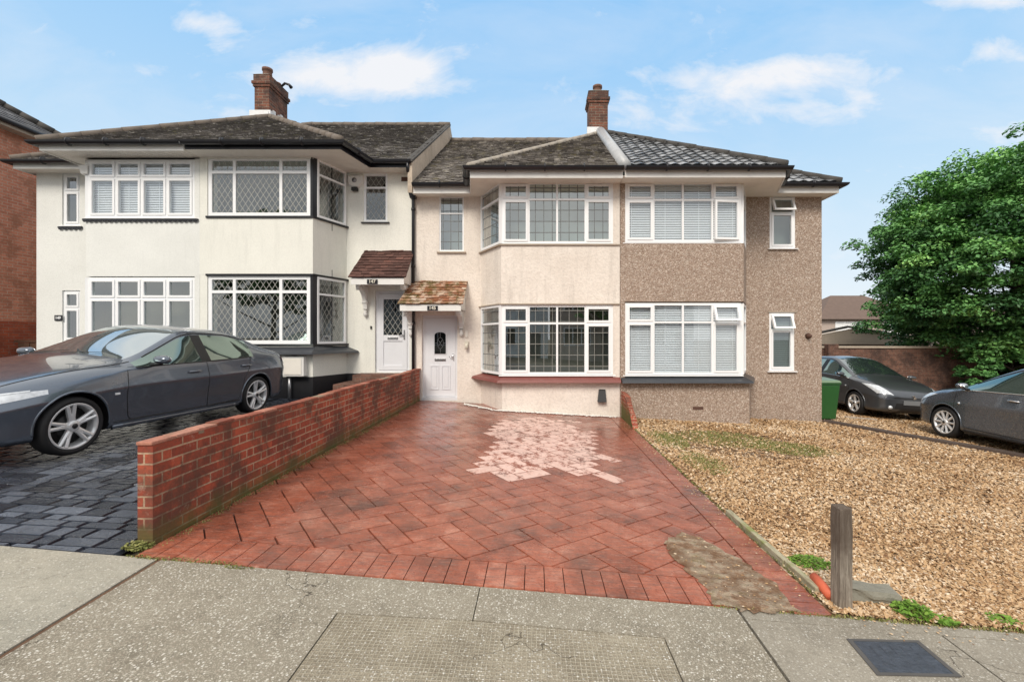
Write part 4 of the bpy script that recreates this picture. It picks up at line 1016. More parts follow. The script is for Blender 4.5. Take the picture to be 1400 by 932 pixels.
# pavement slabs with real joints
slabs = [
 ('slab_left', [(-16,.2),(-4.2,.2),(-4.2,YP(-4.2)),(-16,YP(-16)-.2)]),
 ('slab_left', [(-4.19,.2),(-2.40,.2),(-2.47,YP(-2.47)),(-4.19,YP(-4.19))]),
 ('aggregate', [(-2.37,.2),(-1.10,.2),(-1.10,2.52),(-.35,2.52),(-.35,YP(-.35)),(-2.44,YP(-2.44))]),
 ('aggregate', [(-.344,2.522),(.70,2.46),(.70,.2),(1.17,.2),(1.22,YP(1.22)),(-.344,YP(-.344))]),
 ('tactile', [(-1.092,.2),(.692,.2),(.692,2.452),(-.348,2.512),(-1.092,2.512)]),
 ('slab_smooth', [(1.185,.2),(2.30,.2),(2.33,2.62),(1.235,2.67)]),
 ('slab_smooth', [(2.312,.2),(3.9,.2),(3.9,2.54),(2.342,2.615)]),
 ('slab_smooth', [(3.91,.2),(5.5,.2),(5.5,2.46),(3.91,2.535)]),
 ('slab_smooth', [(5.51,.2),(16,.2),(16,1.95),(5.51,2.455)]),
 ('slab_smooth', [(1.236,2.676),(5.5,2.466),(5.5,YP(5.5)-.02),(1.236,YP(1.236))])]
pv = MB(); names = ['slab_left','aggregate','tactile','slab_smooth']
for k, (mn, pts) in enumerate(slabs):
    mi = names.index(mn); z = 0.0 if k != 1 else .002
    pv.face([(x,y,G(x)+z) for x,y in pts], mi)
    for i in range(len(pts)):
        a, b = pts[i], pts[(i+1) % len(pts)]
        pv.face([(a[0],a[1],G(a[0])-.045),(b[0],b[1],G(b[0])-.045),(b[0],b[1],G(b[0])+z),(a[0],a[1],G(a[0])+z)], mi)
struct(pv.build('pavement', names, recalc=True))
jm = MB(); jm.hexa([(x,y,G(x)-.03+dz) for dz in (0,.024) for x,y in ((-2.40,.2),(-2.375,.2),(-2.446,YP(-2.44)),(-2.47,YP(-2.44)))])
flat('joint_moss', (0.15, 0.085, 0.05), 0.95, var=0.6, nscale=16, bump=0.8)
struct(jm.build('joint_filling', 'joint_moss'))
kb = MB()
for k in range(34):
    x = -16+k*.95; kb.hexa([(a,y,G(a)+z) for z in (-.16,-.004) for a,y in ((x,.03),(x+.94,.03),(x+.94,.19),(x,.19))])
struct(kb.build('kerb', 'kerb_stone', bevel=.01))
struct(poly_sheet('road', [(-16,-8),(16,-8),(16,.03),(-16,.03)], 'asphalt', -.045+.006-.0))
# dirt joint between the pavement and drives
dirt_patch = [tuple(gp(*p)[:2]) for p in ((905,742),(935,728),(962,738),(1010,765),(1062,800),(1092,838),(1030,838),(980,828),(960,800),(925,768))]
# ------------------------------------------------------------------ red driveway
def P_of(x): return (x, YP(x))
dw = MB(); XL, XR = -2.63, 1.80; bw_ = .315; yb_ = 10.42
inner = [(XL, YP(XL)+bw_), (XR-.24, YP(XR-.24)+bw_), (XR-.24, yb_), (XL, yb_)]
herringbone(dw, inner, .205, 0.004, 38, None, (.05,.1))
x = XL
k = 0
while x < XR-.26:                                     # soldier course along the pavement
    x1 = min(x+.128, XR-.25)
    q = [(x,YP(x)),(x1,YP(x1)),(x1,YP(x1)+bw_),(x,YP(x)+bw_)]
    block(dw, q, .006, .02, .008, random.uniform(.35,1))
    x = x1
y = YP(XR)
while y < yb_:                                        # edging course along the gravel side
    y1 = y + .128
    q = [(XR-.24,y),(XR-.125,y),(XR-.125,y1),(XR-.24,y1)]; q2 = [(XR-.12,y+.05),(XR,y+.05),(XR,y1+.05),(XR-.12,y1+.05)]
    q = [(XR-.24,y),(XR,y),(XR,y1),(XR-.24,y1)]
    block(dw, q, .006, .02, .008, random.uniform(.2,.9))
    y = y1
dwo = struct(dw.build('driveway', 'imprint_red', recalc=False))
struct(poly_sheet('driveway_bed', [(XL-.02,YP(XL)),(XR,YP(XR)),(XR,yb_),(XL-.02,yb_)], 'joint_red', -.012))
# broken patch
def rubble_mat():
    m, t, out = nt('rubble'); n = N(t); o = n.obj()
    v = n.new('ShaderNodeTexVoronoi'); n.link(n.mapping(o, (1, 1.6, 1)), v.inputs['Vector']); v.inputs['Scale'].default_value = 9
    c = n.ramp(n.noise(o, 5, 7, 0.75), [(0.32, (0.16, 0.08, 0.045)), (0.43, (0.30, 0.19, 0.12)), (0.52, (0.44, 0.35, 0.26)), (0.62, (0.27, 0.21, 0.11)), (0.72, (0.22, 0.12, 0.08))])
    c = n.mix(n.ramp(v.outputs['Distance'], [(0.4, 0), (0.7, 0.5)]), c, (0.16, 0.09, 0.05))
    c = n.mix(n.ramp(n.noise(o, 90, 5, 0.8), [(0.35, 0.55), (0.5, 0)]), c, (0.06, 0.045, 0.03))
    n.bsdf(c, 0.95, 0, 0.2, n.bump(n.math('ADD', n.math('SUBTRACT', 1, v.outputs['Distance']), n.noise(o, 50, 5)), 1.0, 0.02), out=out); M['rubble'] = m
rubble_mat()
def jag(P, amp, n=7):
    out = []
    for i in range(len(P)):
        a, b_ = P[i], P[(i+1) % len(P)]
        for k in range(n):
            t_ = k/n; out.append((a[0]+(b_[0]-a[0])*t_+random.uniform(-amp,amp), a[1]+(b_[1]-a[1])*t_+random.uniform(-amp,amp)))
    return out
rb = MB(); rb.face([(px,py,G(px)+.0085) for px,py in jag(dirt_patch, .028)]); struct(rb.build('broken_concrete_patch','rubble', recalc=False))
# small stones on the patch and at the kerb joint
def stones(name, pts, sizes, mat, z=None, kind='stuff', label=None, cat=None, flat_=0.5):
    m = MB()
    ico = [(0,0,1),(.9,0,.3),(.3,.85,.3),(-.7,.5,.3),(-.7,-.5,.3),(.3,-.85,.3),(0,0,-.4)]
    fc = [(0,1,2),(0,2,3),(0,3,4),(0,4,5),(0,5,1),(6,2,1),(6,3,2),(6,4,3),(6,5,4),(6,1,5)]
    for (x,y), s_ in zip(pts, sizes):
        a = random.random()*6.28; ca, sa = math.cos(a), math.sin(a); sx, sy = s_*random.uniform(.8,1.3), s_*random.uniform(.6,1)
        zz_ = G(x) if z is None else z(x,y)
        m.add([(x+(vx*sx*ca-vy*sy*sa)*random.uniform(.85,1.15), y+(vx*sx*sa+vy*sy*ca), zz_+vz*s_*flat_) for vx,vy,vz in ico], fc, 0, random.random(), smooth=False)
    o = m.build(name, mat, uv=False, recalc=False); tag(o, label, cat, kind=kind); return o
pp_ = []; ss_ = []
while len(pp_) < 130:
    x = random.uniform(.5,1.9); y = random.uniform(2.6,4.6)
    if inside((x,y), dirt_patch): pp_.append((x,y)); ss_.append(random.uniform(.003,.013))
stones('loose_rubble', pp_, ss_, 'flake', z=lambda x,y: G(x)+.010, label='loose grey rubble in the broken front corner of the red driveway', cat='rubble')
# ------------------------------------------------------------------ dark driveway next door
dd = MB(); XA, XB = -9.0, -2.76
random.seed(21)
y = YP(XB)-.02; row = 0
while y < 10.4:
    hgt = random.choice((.10,.125,.15)); x = XA - random.random()*.3
    while x < XB:
        w_ = random.choice((.14,.19,.24,.3)); x1 = x+w_
        sk = .0
        q = [(x,y),(x1,y),(x1+random.uniform(-.012,.0),y+hgt),(x+random.uniform(0,.012),y+hgt)]
        q = clip_to(q, [(XA,YP(XA)),(XB,YP(XB)),(XB,10.4),(XA,10.4)])
        if q: block(dd, q, .006, .024, .018)
        x = x1
    y += hgt; row += 1
struct(dd.build('dark_driveway','imprint_slate', recalc=False))
struct(poly_sheet('dark_driveway_bed', [(XA,YP(XA)),(XB,YP(XB)),(XB,10.45),(XA,10.45)], 'joint_slate', -.014))
struct(poly_sheet('side_yard', [(-15.9,YP(-16)),(XA-.01,YP(XA)),(XA-.01,10.45),(-15.9,10.45)], 'asphalt', -.02))
# ------------------------------------------------------------------ gravel garden
timber_line = [(6.65,10.45),(7.25,9.35),(8.0,8.2),(8.9,6.5),(10.4,4.4)]
gr = [(1.81,YP(1.8)+.0),(15.9,YP(15.9)),(15.9,15.6),(6.62,15.6),(6.62,10.46),(1.81,10.46)]
struct(poly_sheet('gravel_bed', gr, 'gravel_bed', -.010))
def flakes():
    m_v, m_f, tn = [], [], []
    N_ = 190000
    y = 2.6 + (13.2)*rng.random(N_)**1.7; x = 1.83 + rng.random(N_)*(np.minimum(y*1.12+1.2, 13.5)-1.83)
    keep = (y > 2.84-.053*x+.03) & ~((x < 6.68) & (y > 10.4)) & ~((x<4.6)&(y>9.55))
    x, y = x[keep], y[keep]
    # thinner where moss shows through
    ms = np.array([mnoise.noise(V((a*.7, b*.9, 3.1))) for a, b in zip(x, y)])
    green = ((((x-3.4)/1.3)**2 + ((y-7.6)/1.0)**2) < 1.0)
    keep = ~(green & (rng.random(len(x)) < .72)); x, y, ms = x[keep], y[keep], ms[keep]
    n = len(x); s = (0.0062 + .0012*y) * rng.uniform(.6, 1.5, n)
    a = rng.random(n)*6.283; tlt = rng.normal(0, .38, (n, 2)); zz_ = -.055*(x+.6) + rng.uniform(.0, .018, n)
    k = 5; ang = np.linspace(0, 2*np.pi, k, endpoint=False)
    rad = rng.uniform(.65, 1.2, (n, k))
    px = rad*np.cos(ang)*s[:, None]*1.25; py = rad*np.sin(ang)*s[:, None]*.8
    X = px*np.cos(a)[:, None]-py*np.sin(a)[:, None]; Y = px*np.sin(a)[:, None]+py*np.cos(a)[:, None]
    Z = X*tlt[:, :1]+Y*tlt[:, 1:] + zz_[:, None]
    top = np.stack([x, y, zz_ + s*.55], 1)
    rim = np.stack([X+x[:, None], Y+y[:, None], Z], 2)
    vs = np.concatenate([rim, top[:, None, :]], 1).reshape(-1, 3)
    base = np.arange(n)*6
    f = np.stack([np.stack([base+i, base+(i+1) % 5, base+5], 1) for i in range(5)], 1).reshape(-1, 3)
    me = bpy.data.meshes.new('gravel'); me.vertices.add(len(vs)); me.vertices.foreach_set('co', vs.astype(np.float32).ravel())
    me.loops.add(f.size); me.loops.foreach_set('vertex_index', f.astype(np.int32).ravel())
    me.polygons.add(len(f)); me.polygons.foreach_set('loop_start', np.arange(0, f.size, 3, dtype=np.int32))
    me.update(calc_edges=True)
    tt = np.clip(rng.normal(.5, .24, n) + ms*.30 + .02, 0, 1)
    at = me.attributes.new('tint', 'FLOAT', 'FACE'); at.data.foreach_set('value', np.repeat(tt, 5).astype(np.float32))
    me.materials.append(M['flake'])
    o = bpy.data.objects.new('gravel', me); col.objects.link(o)
    tag(o, 'tan and pinkish stone chippings spread over the front garden of the end house', 'gravel', kind='stuff')
flakes()
# mossy grass in the gravel
def grass_blades(name, spots, n, hmax, mat, label, cat, kind='stuff', spread=None):
    vs = []; fs = []; tn = []
    for (cx, cy, rx, ry) in spots:
        for _ in range(n):
            a = random.random()*6.28; r = math.sqrt(random.random()); x = cx+r*rx*math.cos(a); y = cy+r*ry*math.sin(a)
            h = hmax*random.uniform(.35,1)*(1-.5*r); b = random.random()*6.28; w = random.uniform(.002,.005); l = random.uniform(.2,.9)*h
            z = G(x); b0 = len(vs)
            dx, dy = math.cos(b), math.sin(b)
            vs += [(x-dy*w,y+dx*w,z),(x+dy*w,y-dx*w,z),(x+dx*l*.4+dy*w*.8,y+dy*l*.4-dx*w*.8,z+h*.6),(x+dx*l*.4-dy*w*.8,y+dy*l*.4+dx*w*.8,z+h*.6),(x+dx*l,y+dy*l,z+h)]
            fs += [(b0,b0+1,b0+2,b0+3),(b0+3,b0+2,b0+4)]; tn += [random.random()]*2
    m = MB(); m.v = vs; m.f = fs; m.m = [0]*len(fs); m.t = tn; m.sm = [False]*len(fs)
    o = m.build(name, mat, uv=False, recalc=False); tag(o, label, cat, kind=kind); return o
tint_mat('grass_green', [(0,(0.06,0.13,0.015)),(0.5,(0.14,0.27,0.03)),(1,(0.30,0.42,0.08))], rough=.6, fine=0, bump=0)
tint_mat('grass_dull', [(0,(0.10,0.12,0.03)),(0.5,(0.22,0.23,0.07)),(1,(0.38,0.34,0.14))], rough=.7, fine=0, bump=0)
grass_blades('moss_grass', [(3.3,7.9,.9,.7),(4.2,7.4,.7,.5),(2.3,6.2,.3,.6),(2.2,7.6,.3,.7)], 6500, .045, 'grass_dull', 'thin yellow-green moss and grass coming through the gravel near the bay', 'grass')
wallmoss = [(-2.60+random.uniform(-.02,.03), 3.2+i*.16+random.uniform(-.05,.05), .05, .09) for i in range(34)]
grass_blades('wall_foot_moss', wallmoss, 60, .022, 'grass_dull', 'moss and grit along the foot of the red brick wall', 'moss')
grass_blades('kerb_moss', [(x_,YP(x_)+random.uniform(-.02,.02),.10,.022) for x_ in np.arange(-2.6,-1.9,.1)]+[(x_,YP(x_)+.0,.12,.02) for x_ in np.arange(1.2,5,.16)]+[(1.83,y_,.02,.1) for y_ in np.arange(3.0,9,.25)], 90, .02, 'grass_dull', 'moss in the joint at the back of the pavement', 'moss')
def weed(px, py, r, h, label, n=230, mat='grass_green', ys=.7):
    c = gp(px, py); m = MB()
    for _ in range(n):
        a = random.random()*6.28; rr = math.sqrt(random.random())*r; x, y = c.x+rr*math.cos(a), c.y+rr*math.sin(a)*ys
        hh = h*random.uniform(.3,1)*(1-.6*rr/r); z = G(x)+hh; l = random.uniform(.008,.02); b = random.random()*6.28
        d, e = V((math.cos(b)*l, math.sin(b)*l, random.uniform(-.3,.5)*l)), V((-math.sin(b)*l*.6, math.cos(b)*l*.6, random.uniform(-.2,.4)*l))
        p = V((x,y,z)); m.face([p-d, p-e*.8, p+d, p+e*.8], 0, random.random()*.6+hh/h*.4)
        if random.random() < .5: m.face([(x-.0015,y,G(x)),(x+.0015,y,G(x)),(x+.001,y,z),(x-.001,y,z)], 0, .2)
    for v_ in range(len(m.v)): m.v[v_] = (m.v[v_][0]-c.x, m.v[v_][1]-c.y, m.v[v_][2]-c.z)
    o = m.build('weed', mat, uv=False, recalc=False); o.location = c; tag(o, label, 'weed', 'weeds at the edge of the gravel'); return o
weed(1108,772,.16,.07,'bright green low weed against the pale timber left of the wooden post', 520)
weed(1247,840,.12,.10,'tallest bright green weed, beside the broken concrete chunk', 420)
weed(1292,850,.07,.04,'small green weed between the tall weed and the right edge of the gravel', 150)
weed(1372,850,.10,.04,'low flat green weed at the front edge of the gravel, furthest right', 260)
weed(190,748,.10,.05,'yellow-green weed at the near foot of the brick wall', 260, 'grass_dull')
# white pebbles round the bay foot
pts = []; szs = []
for _ in range(620):
    t = random.random()*3.35
    if t < 2.55: x = 1.72-t; y = Yb-.03-abs(random.gauss(0,.045))
    else: u = (t-2.55)/.8; x = -.83-u*.75; y = Yb-.03+u*.62-abs(random.gauss(0,.05))
    pts.append((x,y)); szs.append(random.uniform(.016,.032))
stones('white_pebbles', pts, szs, 'stone_white', z=lambda x,y: G(x)+.012, label='white pebbles along the foot of the pink house bay', cat='pebbles', flat_=.8)
# ------------------------------------------------------------------ brick garden wall
def wall_brick():
    x0, x1 = -2.745, -2.64; y0, y1 = 3.14, 10.38
    m = MB(); n = 46
    top = lambda y: .83 + .006*math.sin(y*2.1) + .004*math.sin(y*5.3)
    vs = []
    for i in range(n+1):
        y = y0+(y1-y0)*i/n; w = .004*math.sin(i*1.7)
        vs += [(x0+w,y,-.05),(x1+w,y,-.05),(x1+w,y,top(y)-.024),(x0+w,y,top(y)-.024)]
    m.add(vs, [(4*i+k,4*i+(k+1)%4,4*i+4+(k+1)%4,4*i+4+k) for i in range(n) for k in range(4)] + [(0,1,2,3),(4*n,4*n+1,4*n+2,4*n+3)])
    o = m.build('brick_wall','brick_red'); tag(o,'low red brick wall running from the pavement to the houses between the two driveways','wall')
    c = MB(); random.seed(5); y = y0-.012
    while y < y1:
        L = .218; w = random.uniform(-.004,.004); h = top(y)+random.uniform(-.004,.005)
        c.box(x0-.003+w*.5,x1+.003+w*.5,y,y+L-.008,top(y)-.022,h,0,random.random()); y += L
    c.build('coping_brick','coping',o,bevel=.006); mm = MB(); mm.box(x0+.003,x1-.003,y0+.004,y1,.79,.824); mm.build('coping_mortar','joint_moss2',o)
    return o
tint_mat('coping', [(0.1,(0.22,0.065,0.042)),(0.5,(0.42,0.14,0.09)),(0.9,(0.58,0.30,0.22))], rough=.85, bump=.8, moss=[(0.17,0.12,0.08)], nscale=4)
flat('joint_moss2', (0.26, 0.2, 0.14), 0.95, var=0.5, nscale=16, bump=0.8)
wall_brick()
# stub of broken wall by the party line
def stub():
    m = MB(); random.seed(9); x0, x1 = 1.80, 1.90
    prof = [(9.54,.52),(9.3,.50),(9.1,.44),(8.95,.40),(8.8,.26),(8.6,.16),(8.45,.05),(8.38,-.02)]
    vs = []; n = len(prof)
    for (y,z) in prof:
        for xx in (x0, x1): vs += [(xx+random.uniform(-.008,.008),y,G(xx)-.05),(xx+random.uniform(-.01,.01),y+random.uniform(-.01,.01),z-.1+random.uniform(-.02,.02))]
    fs = []
    for i in range(n-1):
        a, b = 4*i, 4*i+4; fs += [(a,b,b+1,a+1),(a+2,a+3,b+3,b+2),(a+1,b+1,b+3,a+3)]
    fs += [(0,1,3,2),(4*n-4,4*n-2,4*n-1,4*n-3)]
    m.add(vs, fs); tag(m.build('brick_wall','brick_red'),'short broken stub of red brick wall stepping down between the two bays','wall')
stub()
# wooden post (leaning a touch), modelled about its own foot
def post():
    c = gp(1153,835); m = MB(); random.seed(3)
    w = .042; rows = [0,.1,.22,.35,.48,.58,.625]; vs = []
    for i, z in enumerate(rows):
        for (a,b) in ((-1,-1),(1,-1),(1,1),(-1,1)):
            k = w*random.uniform(.96,1.04)*(1 if z < .62 else .93); vs.append((a*k+z*.006, b*k+z*.012, z-.04*(i==0)+ (random.uniform(-.006,.006) if z > .6 else 0)))
    n = len(rows); vs.append((.004,.008,.64))
    m.add(vs, [(4*i+k,4*i+(k+1)%4,4*i+4+(k+1)%4,4*i+4+k) for i in range(n-1) for k in range(4)] + [(4*(n-1)+k,4*(n-1)+(k+1)%4,4*n) for k in range(4)] + [(3,2,1,0)])
    o = m.build('wooden_post','post_wood',bevel=.004); o.location = c+V((.02,.045,0)); o.rotation_euler = (0,0,R(6)); tag(o,'short weathered square wooden post at the front corner of the gravel','post')
post()
def timber(pts, w, h, name, mat, label, seg=None, grp=None):
    m = MB()
    for i in range(len(pts)-1):
        a, b = V((*pts[i],0)), V((*pts[i+1],0)); d = (b-a).normalized(); s_ = V((d.y,-d.x,0))*w/2; b = b-d*.006
        q = [a-s_, b-s_, b+s_, a+s_]
        m.hexa([(p.x,p.y,G(p.x)-.06) for p in q]+[(p.x,p.y,G(p.x)+h) for p in q])
    o = m.build(name, mat, bevel=.006); tag(o,label,'edging',grp); return o
timber([(1.855,2.98),(1.85,3.35)],.045,.05,'timber_edging','timber_pale','first short length of pale mossy timber edging beside the wooden post',grp='timber edgings along the drive')
timber([(1.850,3.36),(1.838,4.35)],.05,.045,'timber_edging','timber_pale','longer pale mossy timber edging between the red driveway and the gravel',grp='timber edgings along the drive')
# terracotta roll on the corner
tr_ = MB(); a, b = gp(1113,800), gp(1136,824); a.z += .06; b.z += .045
tr_.tube([a, a.lerp(b,.5), b], [.03,.032,.03], 14); tag(tr_.build('edging_tile','terracotta'),'small orange terracotta cylinder lying beside the foot of the wooden post','tile')
# concrete chunk
ck = MB(); random.seed(12); c = gp(1200,830)
bm = bmesh.new(); bmesh.ops.create_cube(bm, size=1); bmesh.ops.subdivide_edges(bm, edges=bm.edges, cuts=5, use_grid_fill=True)
for v in bm.verts:
    p = v.co.copy(); v.co = V((p.x*.34, p.y*.12, p.z*.11)); nn = mnoise.noise(V((p.x*3,p.y*2,p.z*2)))
    v.co += V((nn*.012, nn*.02, nn*.016)); v.co.z -= .03*p.x*.5
me = bpy.data.meshes.new('concrete_chunk'); bm.to_mesh(me); bm.free(); me.materials.append(M['concrete_block'])
o = bpy.data.objects.new('concrete_chunk', me); col.objects.link(o); o.location = (c.x, c.y+.09, c.z+.03); o.rotation_euler=(0,R(3),R(-4)); tag(o,'broken grey concrete kerb chunk lying right of the wooden post','concrete')
# sleepers behind the gravel
for i in range(len(timber_line)-1):
    lab = ['dark timber sleeper beside the corner of the pebbledashed house','dark timber sleeper in the middle of the back edge of the gravel','dark timber sleeper in front of the dark car on the right','dark timber sleeper running out past the right edge'][i]
    timber([timber_line[i],timber_line[i+1]],.24,.06,'timber_sleeper','sleeper',lab,grp='timber sleepers behind the gravel')
pk = MB(); c=gp(1180,572); pk.hexa([(c.x+a,c.y+b,G(c.x+a)+z) for z in (0,.03) for a,b in ((-.5,-.1),(.15,-.28),(.22,-.12),(-.42,.06))]); tag(pk.build('wooden_plank','sill_stone'),'pale plank lying on the ground by the corner of the pebbledashed house','plank')
# utility cover in the pavement
q = [gp(*p) for p in ((1168,877),(1252,879),(1302,921),(1204,919))]
cx_ = sum(p.x for p in q)/4; cy_ = sum(p.y for p in q)/4
def quad_h(k, z0, z1): return [(cx_+(p.x-cx_)*k, cy_+(p.y-cy_)*k, G(cx_+(p.x-cx_)*k)+z) for z in (z0,z1) for p in (q[3],q[2],q[1],q[0])]
fm = MB()
A, Bq = quad_h(1.18,-.01,.005), quad_h(1.03,-.01,.005)
for i in range(4):
    j=(i+1)%4; fm.hexa([A[i],A[j],Bq[j],Bq[i],A[4+i],A[4+j],Bq[4+j],Bq[4+i]])
hr = thing('access_cover','small dark blue utility cover set in the pavement at the lower right','cover',(cx_,cy_,G(cx_)))
fm.build('frame','frame_iron',hr)
cv = MB(); cv.hexa(quad_h(1.02,-.01,.004)); co_ = cv.build('cover','cover_plastic',hr)
rn = MB()
for k in range(5):
    f1 = (k+.5)/5; a = V(q[0]).lerp(V(q[1]), .1+.8*f1); b = V(q[3]).lerp(V(q[2]), .1+.8*f1); a.z += .0035; b.z += .0035
    rn.tube([a.lerp(b,.15), a.lerp(b,.85)], .0018, 5)
rn.build('raised_rib','cover_plastic',co_)
# a few chippings kicked on to the paving
pts = [(1.80-abs(random.gauss(0,.10)), random.uniform(2.9,9)) for _ in range(240)]+[(random.uniform(1.9,4.6), YP(3)-abs(random.gauss(0,.09))+.05) for _ in range(120)]
stones('scattered_chippings', pts, [random.uniform(.005,.011) for _ in pts], 'flake', z=lambda x,y: G(x)+.007, label='loose chippings scattered off the gravel on to the driveway edge and pavement', cat='chippings')
# ------------------------------------------------------------------ cars (x forward, y left, z up; origin on the ground mid-wheelbase)
SEDAN = [
 (2.25,.32,.46,.48,.55,.44,.57,.38,.59,.32,.60,.2,.605),
 (2.20,.23,.66,.50,.60,.64,.63,.56,.65,.48,.665,.3,.67),
 (2.08,.19,.79,.53,.66,.77,.70,.67,.72,.58,.735,.3,.745),
 (1.85,.18,.87,.58,.74,.85,.79,.74,.81,.63,.825,.33,.835),
 (1.40,.18,.90,.64,.83,.875,.885,.77,.905,.65,.92,.35,.93),
 (1.02,.18,.905,.68,.88,.875,.93,.775,.955,.67,.97,.35,.98),
 (.74,.18,.905,.70,.905,.87,.945,.765,.97,.71,1.0,.40,1.015),
 (.35,.18,.905,.71,.92,.868,1.105,.70,1.145,.655,1.175,.38,1.19),
 (-.02,.18,.905,.715,.93,.865,1.27,.64,1.32,.585,1.36,.33,1.375),
 (-.12,.18,.905,.715,.93,.865,1.30,.625,1.35,.57,1.39,.31,1.40),
 (-.27,.18,.905,.72,.935,.864,1.33,.615,1.38,.56,1.417,.3,1.425),
 (-.35,.18,.905,.72,.935,.864,1.335,.612,1.385,.555,1.422,.3,1.43),
 (-.90,.18,.905,.735,.95,.862,1.32,.605,1.37,.55,1.405,.3,1.412),
 (-1.22,.18,.905,.745,.965,.86,1.26,.61,1.31,.555,1.34,.3,1.348),
 (-1.30,.18,.905,.75,.968,.86,1.235,.615,1.285,.56,1.315,.3,1.322),
 (-1.62,.18,.90,.76,.98,.85,1.125,.66,1.16,.60,1.18,.3,1.186),
 (-1.90,.19,.885,.77,.985,.83,1.045,.71,1.07,.62,1.08,.3,1.085),
 (-2.06,.20,.86,.77,.975,.80,1.025,.71,1.045,.60,1.05,.3,1.055),
 (-2.20,.24,.81,.74,.93,.755,.985,.67,1.005,.56,1.015,.3,1.02),
 (-2.27,.34,.72,.66,.86,.67,.90,.60,.915,.5,.92,.3,.925)]
HATCH = [
 (2.14,.32,.50,.48,.58,.48,.60,.42,.62,.36,.63,.2,.64),
 (2.09,.22,.71,.52,.64,.69,.67,.60,.69,.5,.70,.3,.71),
 (1.94,.19,.82,.56,.71,.80,.76,.70,.79,.58,.805,.3,.81),
 (1.66,.18,.875,.60,.80,.85,.86,.74,.89,.62,.905,.33,.915),
 (1.30,.18,.895,.64,.87,.87,.93,.76,.96,.64,.975,.35,.985),
 (1.02,.18,.90,.68,.92,.87,.965,.76,.995,.70,1.025,.4,1.04),
 (.60,.18,.90,.69,.945,.868,1.155,.69,1.20,.64,1.235,.38,1.25),
 (.16,.18,.90,.70,.955,.865,1.33,.625,1.385,.57,1.425,.33,1.44),
 (.06,.18,.90,.70,.96,.865,1.36,.615,1.415,.56,1.455,.31,1.47),
 (-.15,.18,.90,.71,.965,.862,1.39,.607,1.445,.55,1.485,.3,1.495),
 (-.23,.18,.90,.71,.965,.862,1.395,.605,1.448,.548,1.488,.3,1.50),
 (-.80,.18,.90,.73,.985,.86,1.38,.60,1.435,.545,1.475,.3,1.485),
 (-1.25,.18,.90,.75,1.01,.855,1.335,.60,1.39,.545,1.435,.3,1.445),
 (-1.33,.18,.895,.75,1.015,.85,1.32,.60,1.375,.545,1.42,.3,1.43),
 (-1.66,.19,.885,.76,1.03,.83,1.25,.615,1.30,.56,1.355,.3,1.365),
 (-1.92,.20,.865,.76,1.0,.80,1.10,.67,1.13,.61,1.17,.3,1.18),
 (-2.06,.24,.83,.72,.91,.77,.975,.69,.99,.6,1.0,.3,1.01),
 (-2.13,.32,.75,.62,.80,.69,.85,.61,.865,.5,.875,.3,.88)]

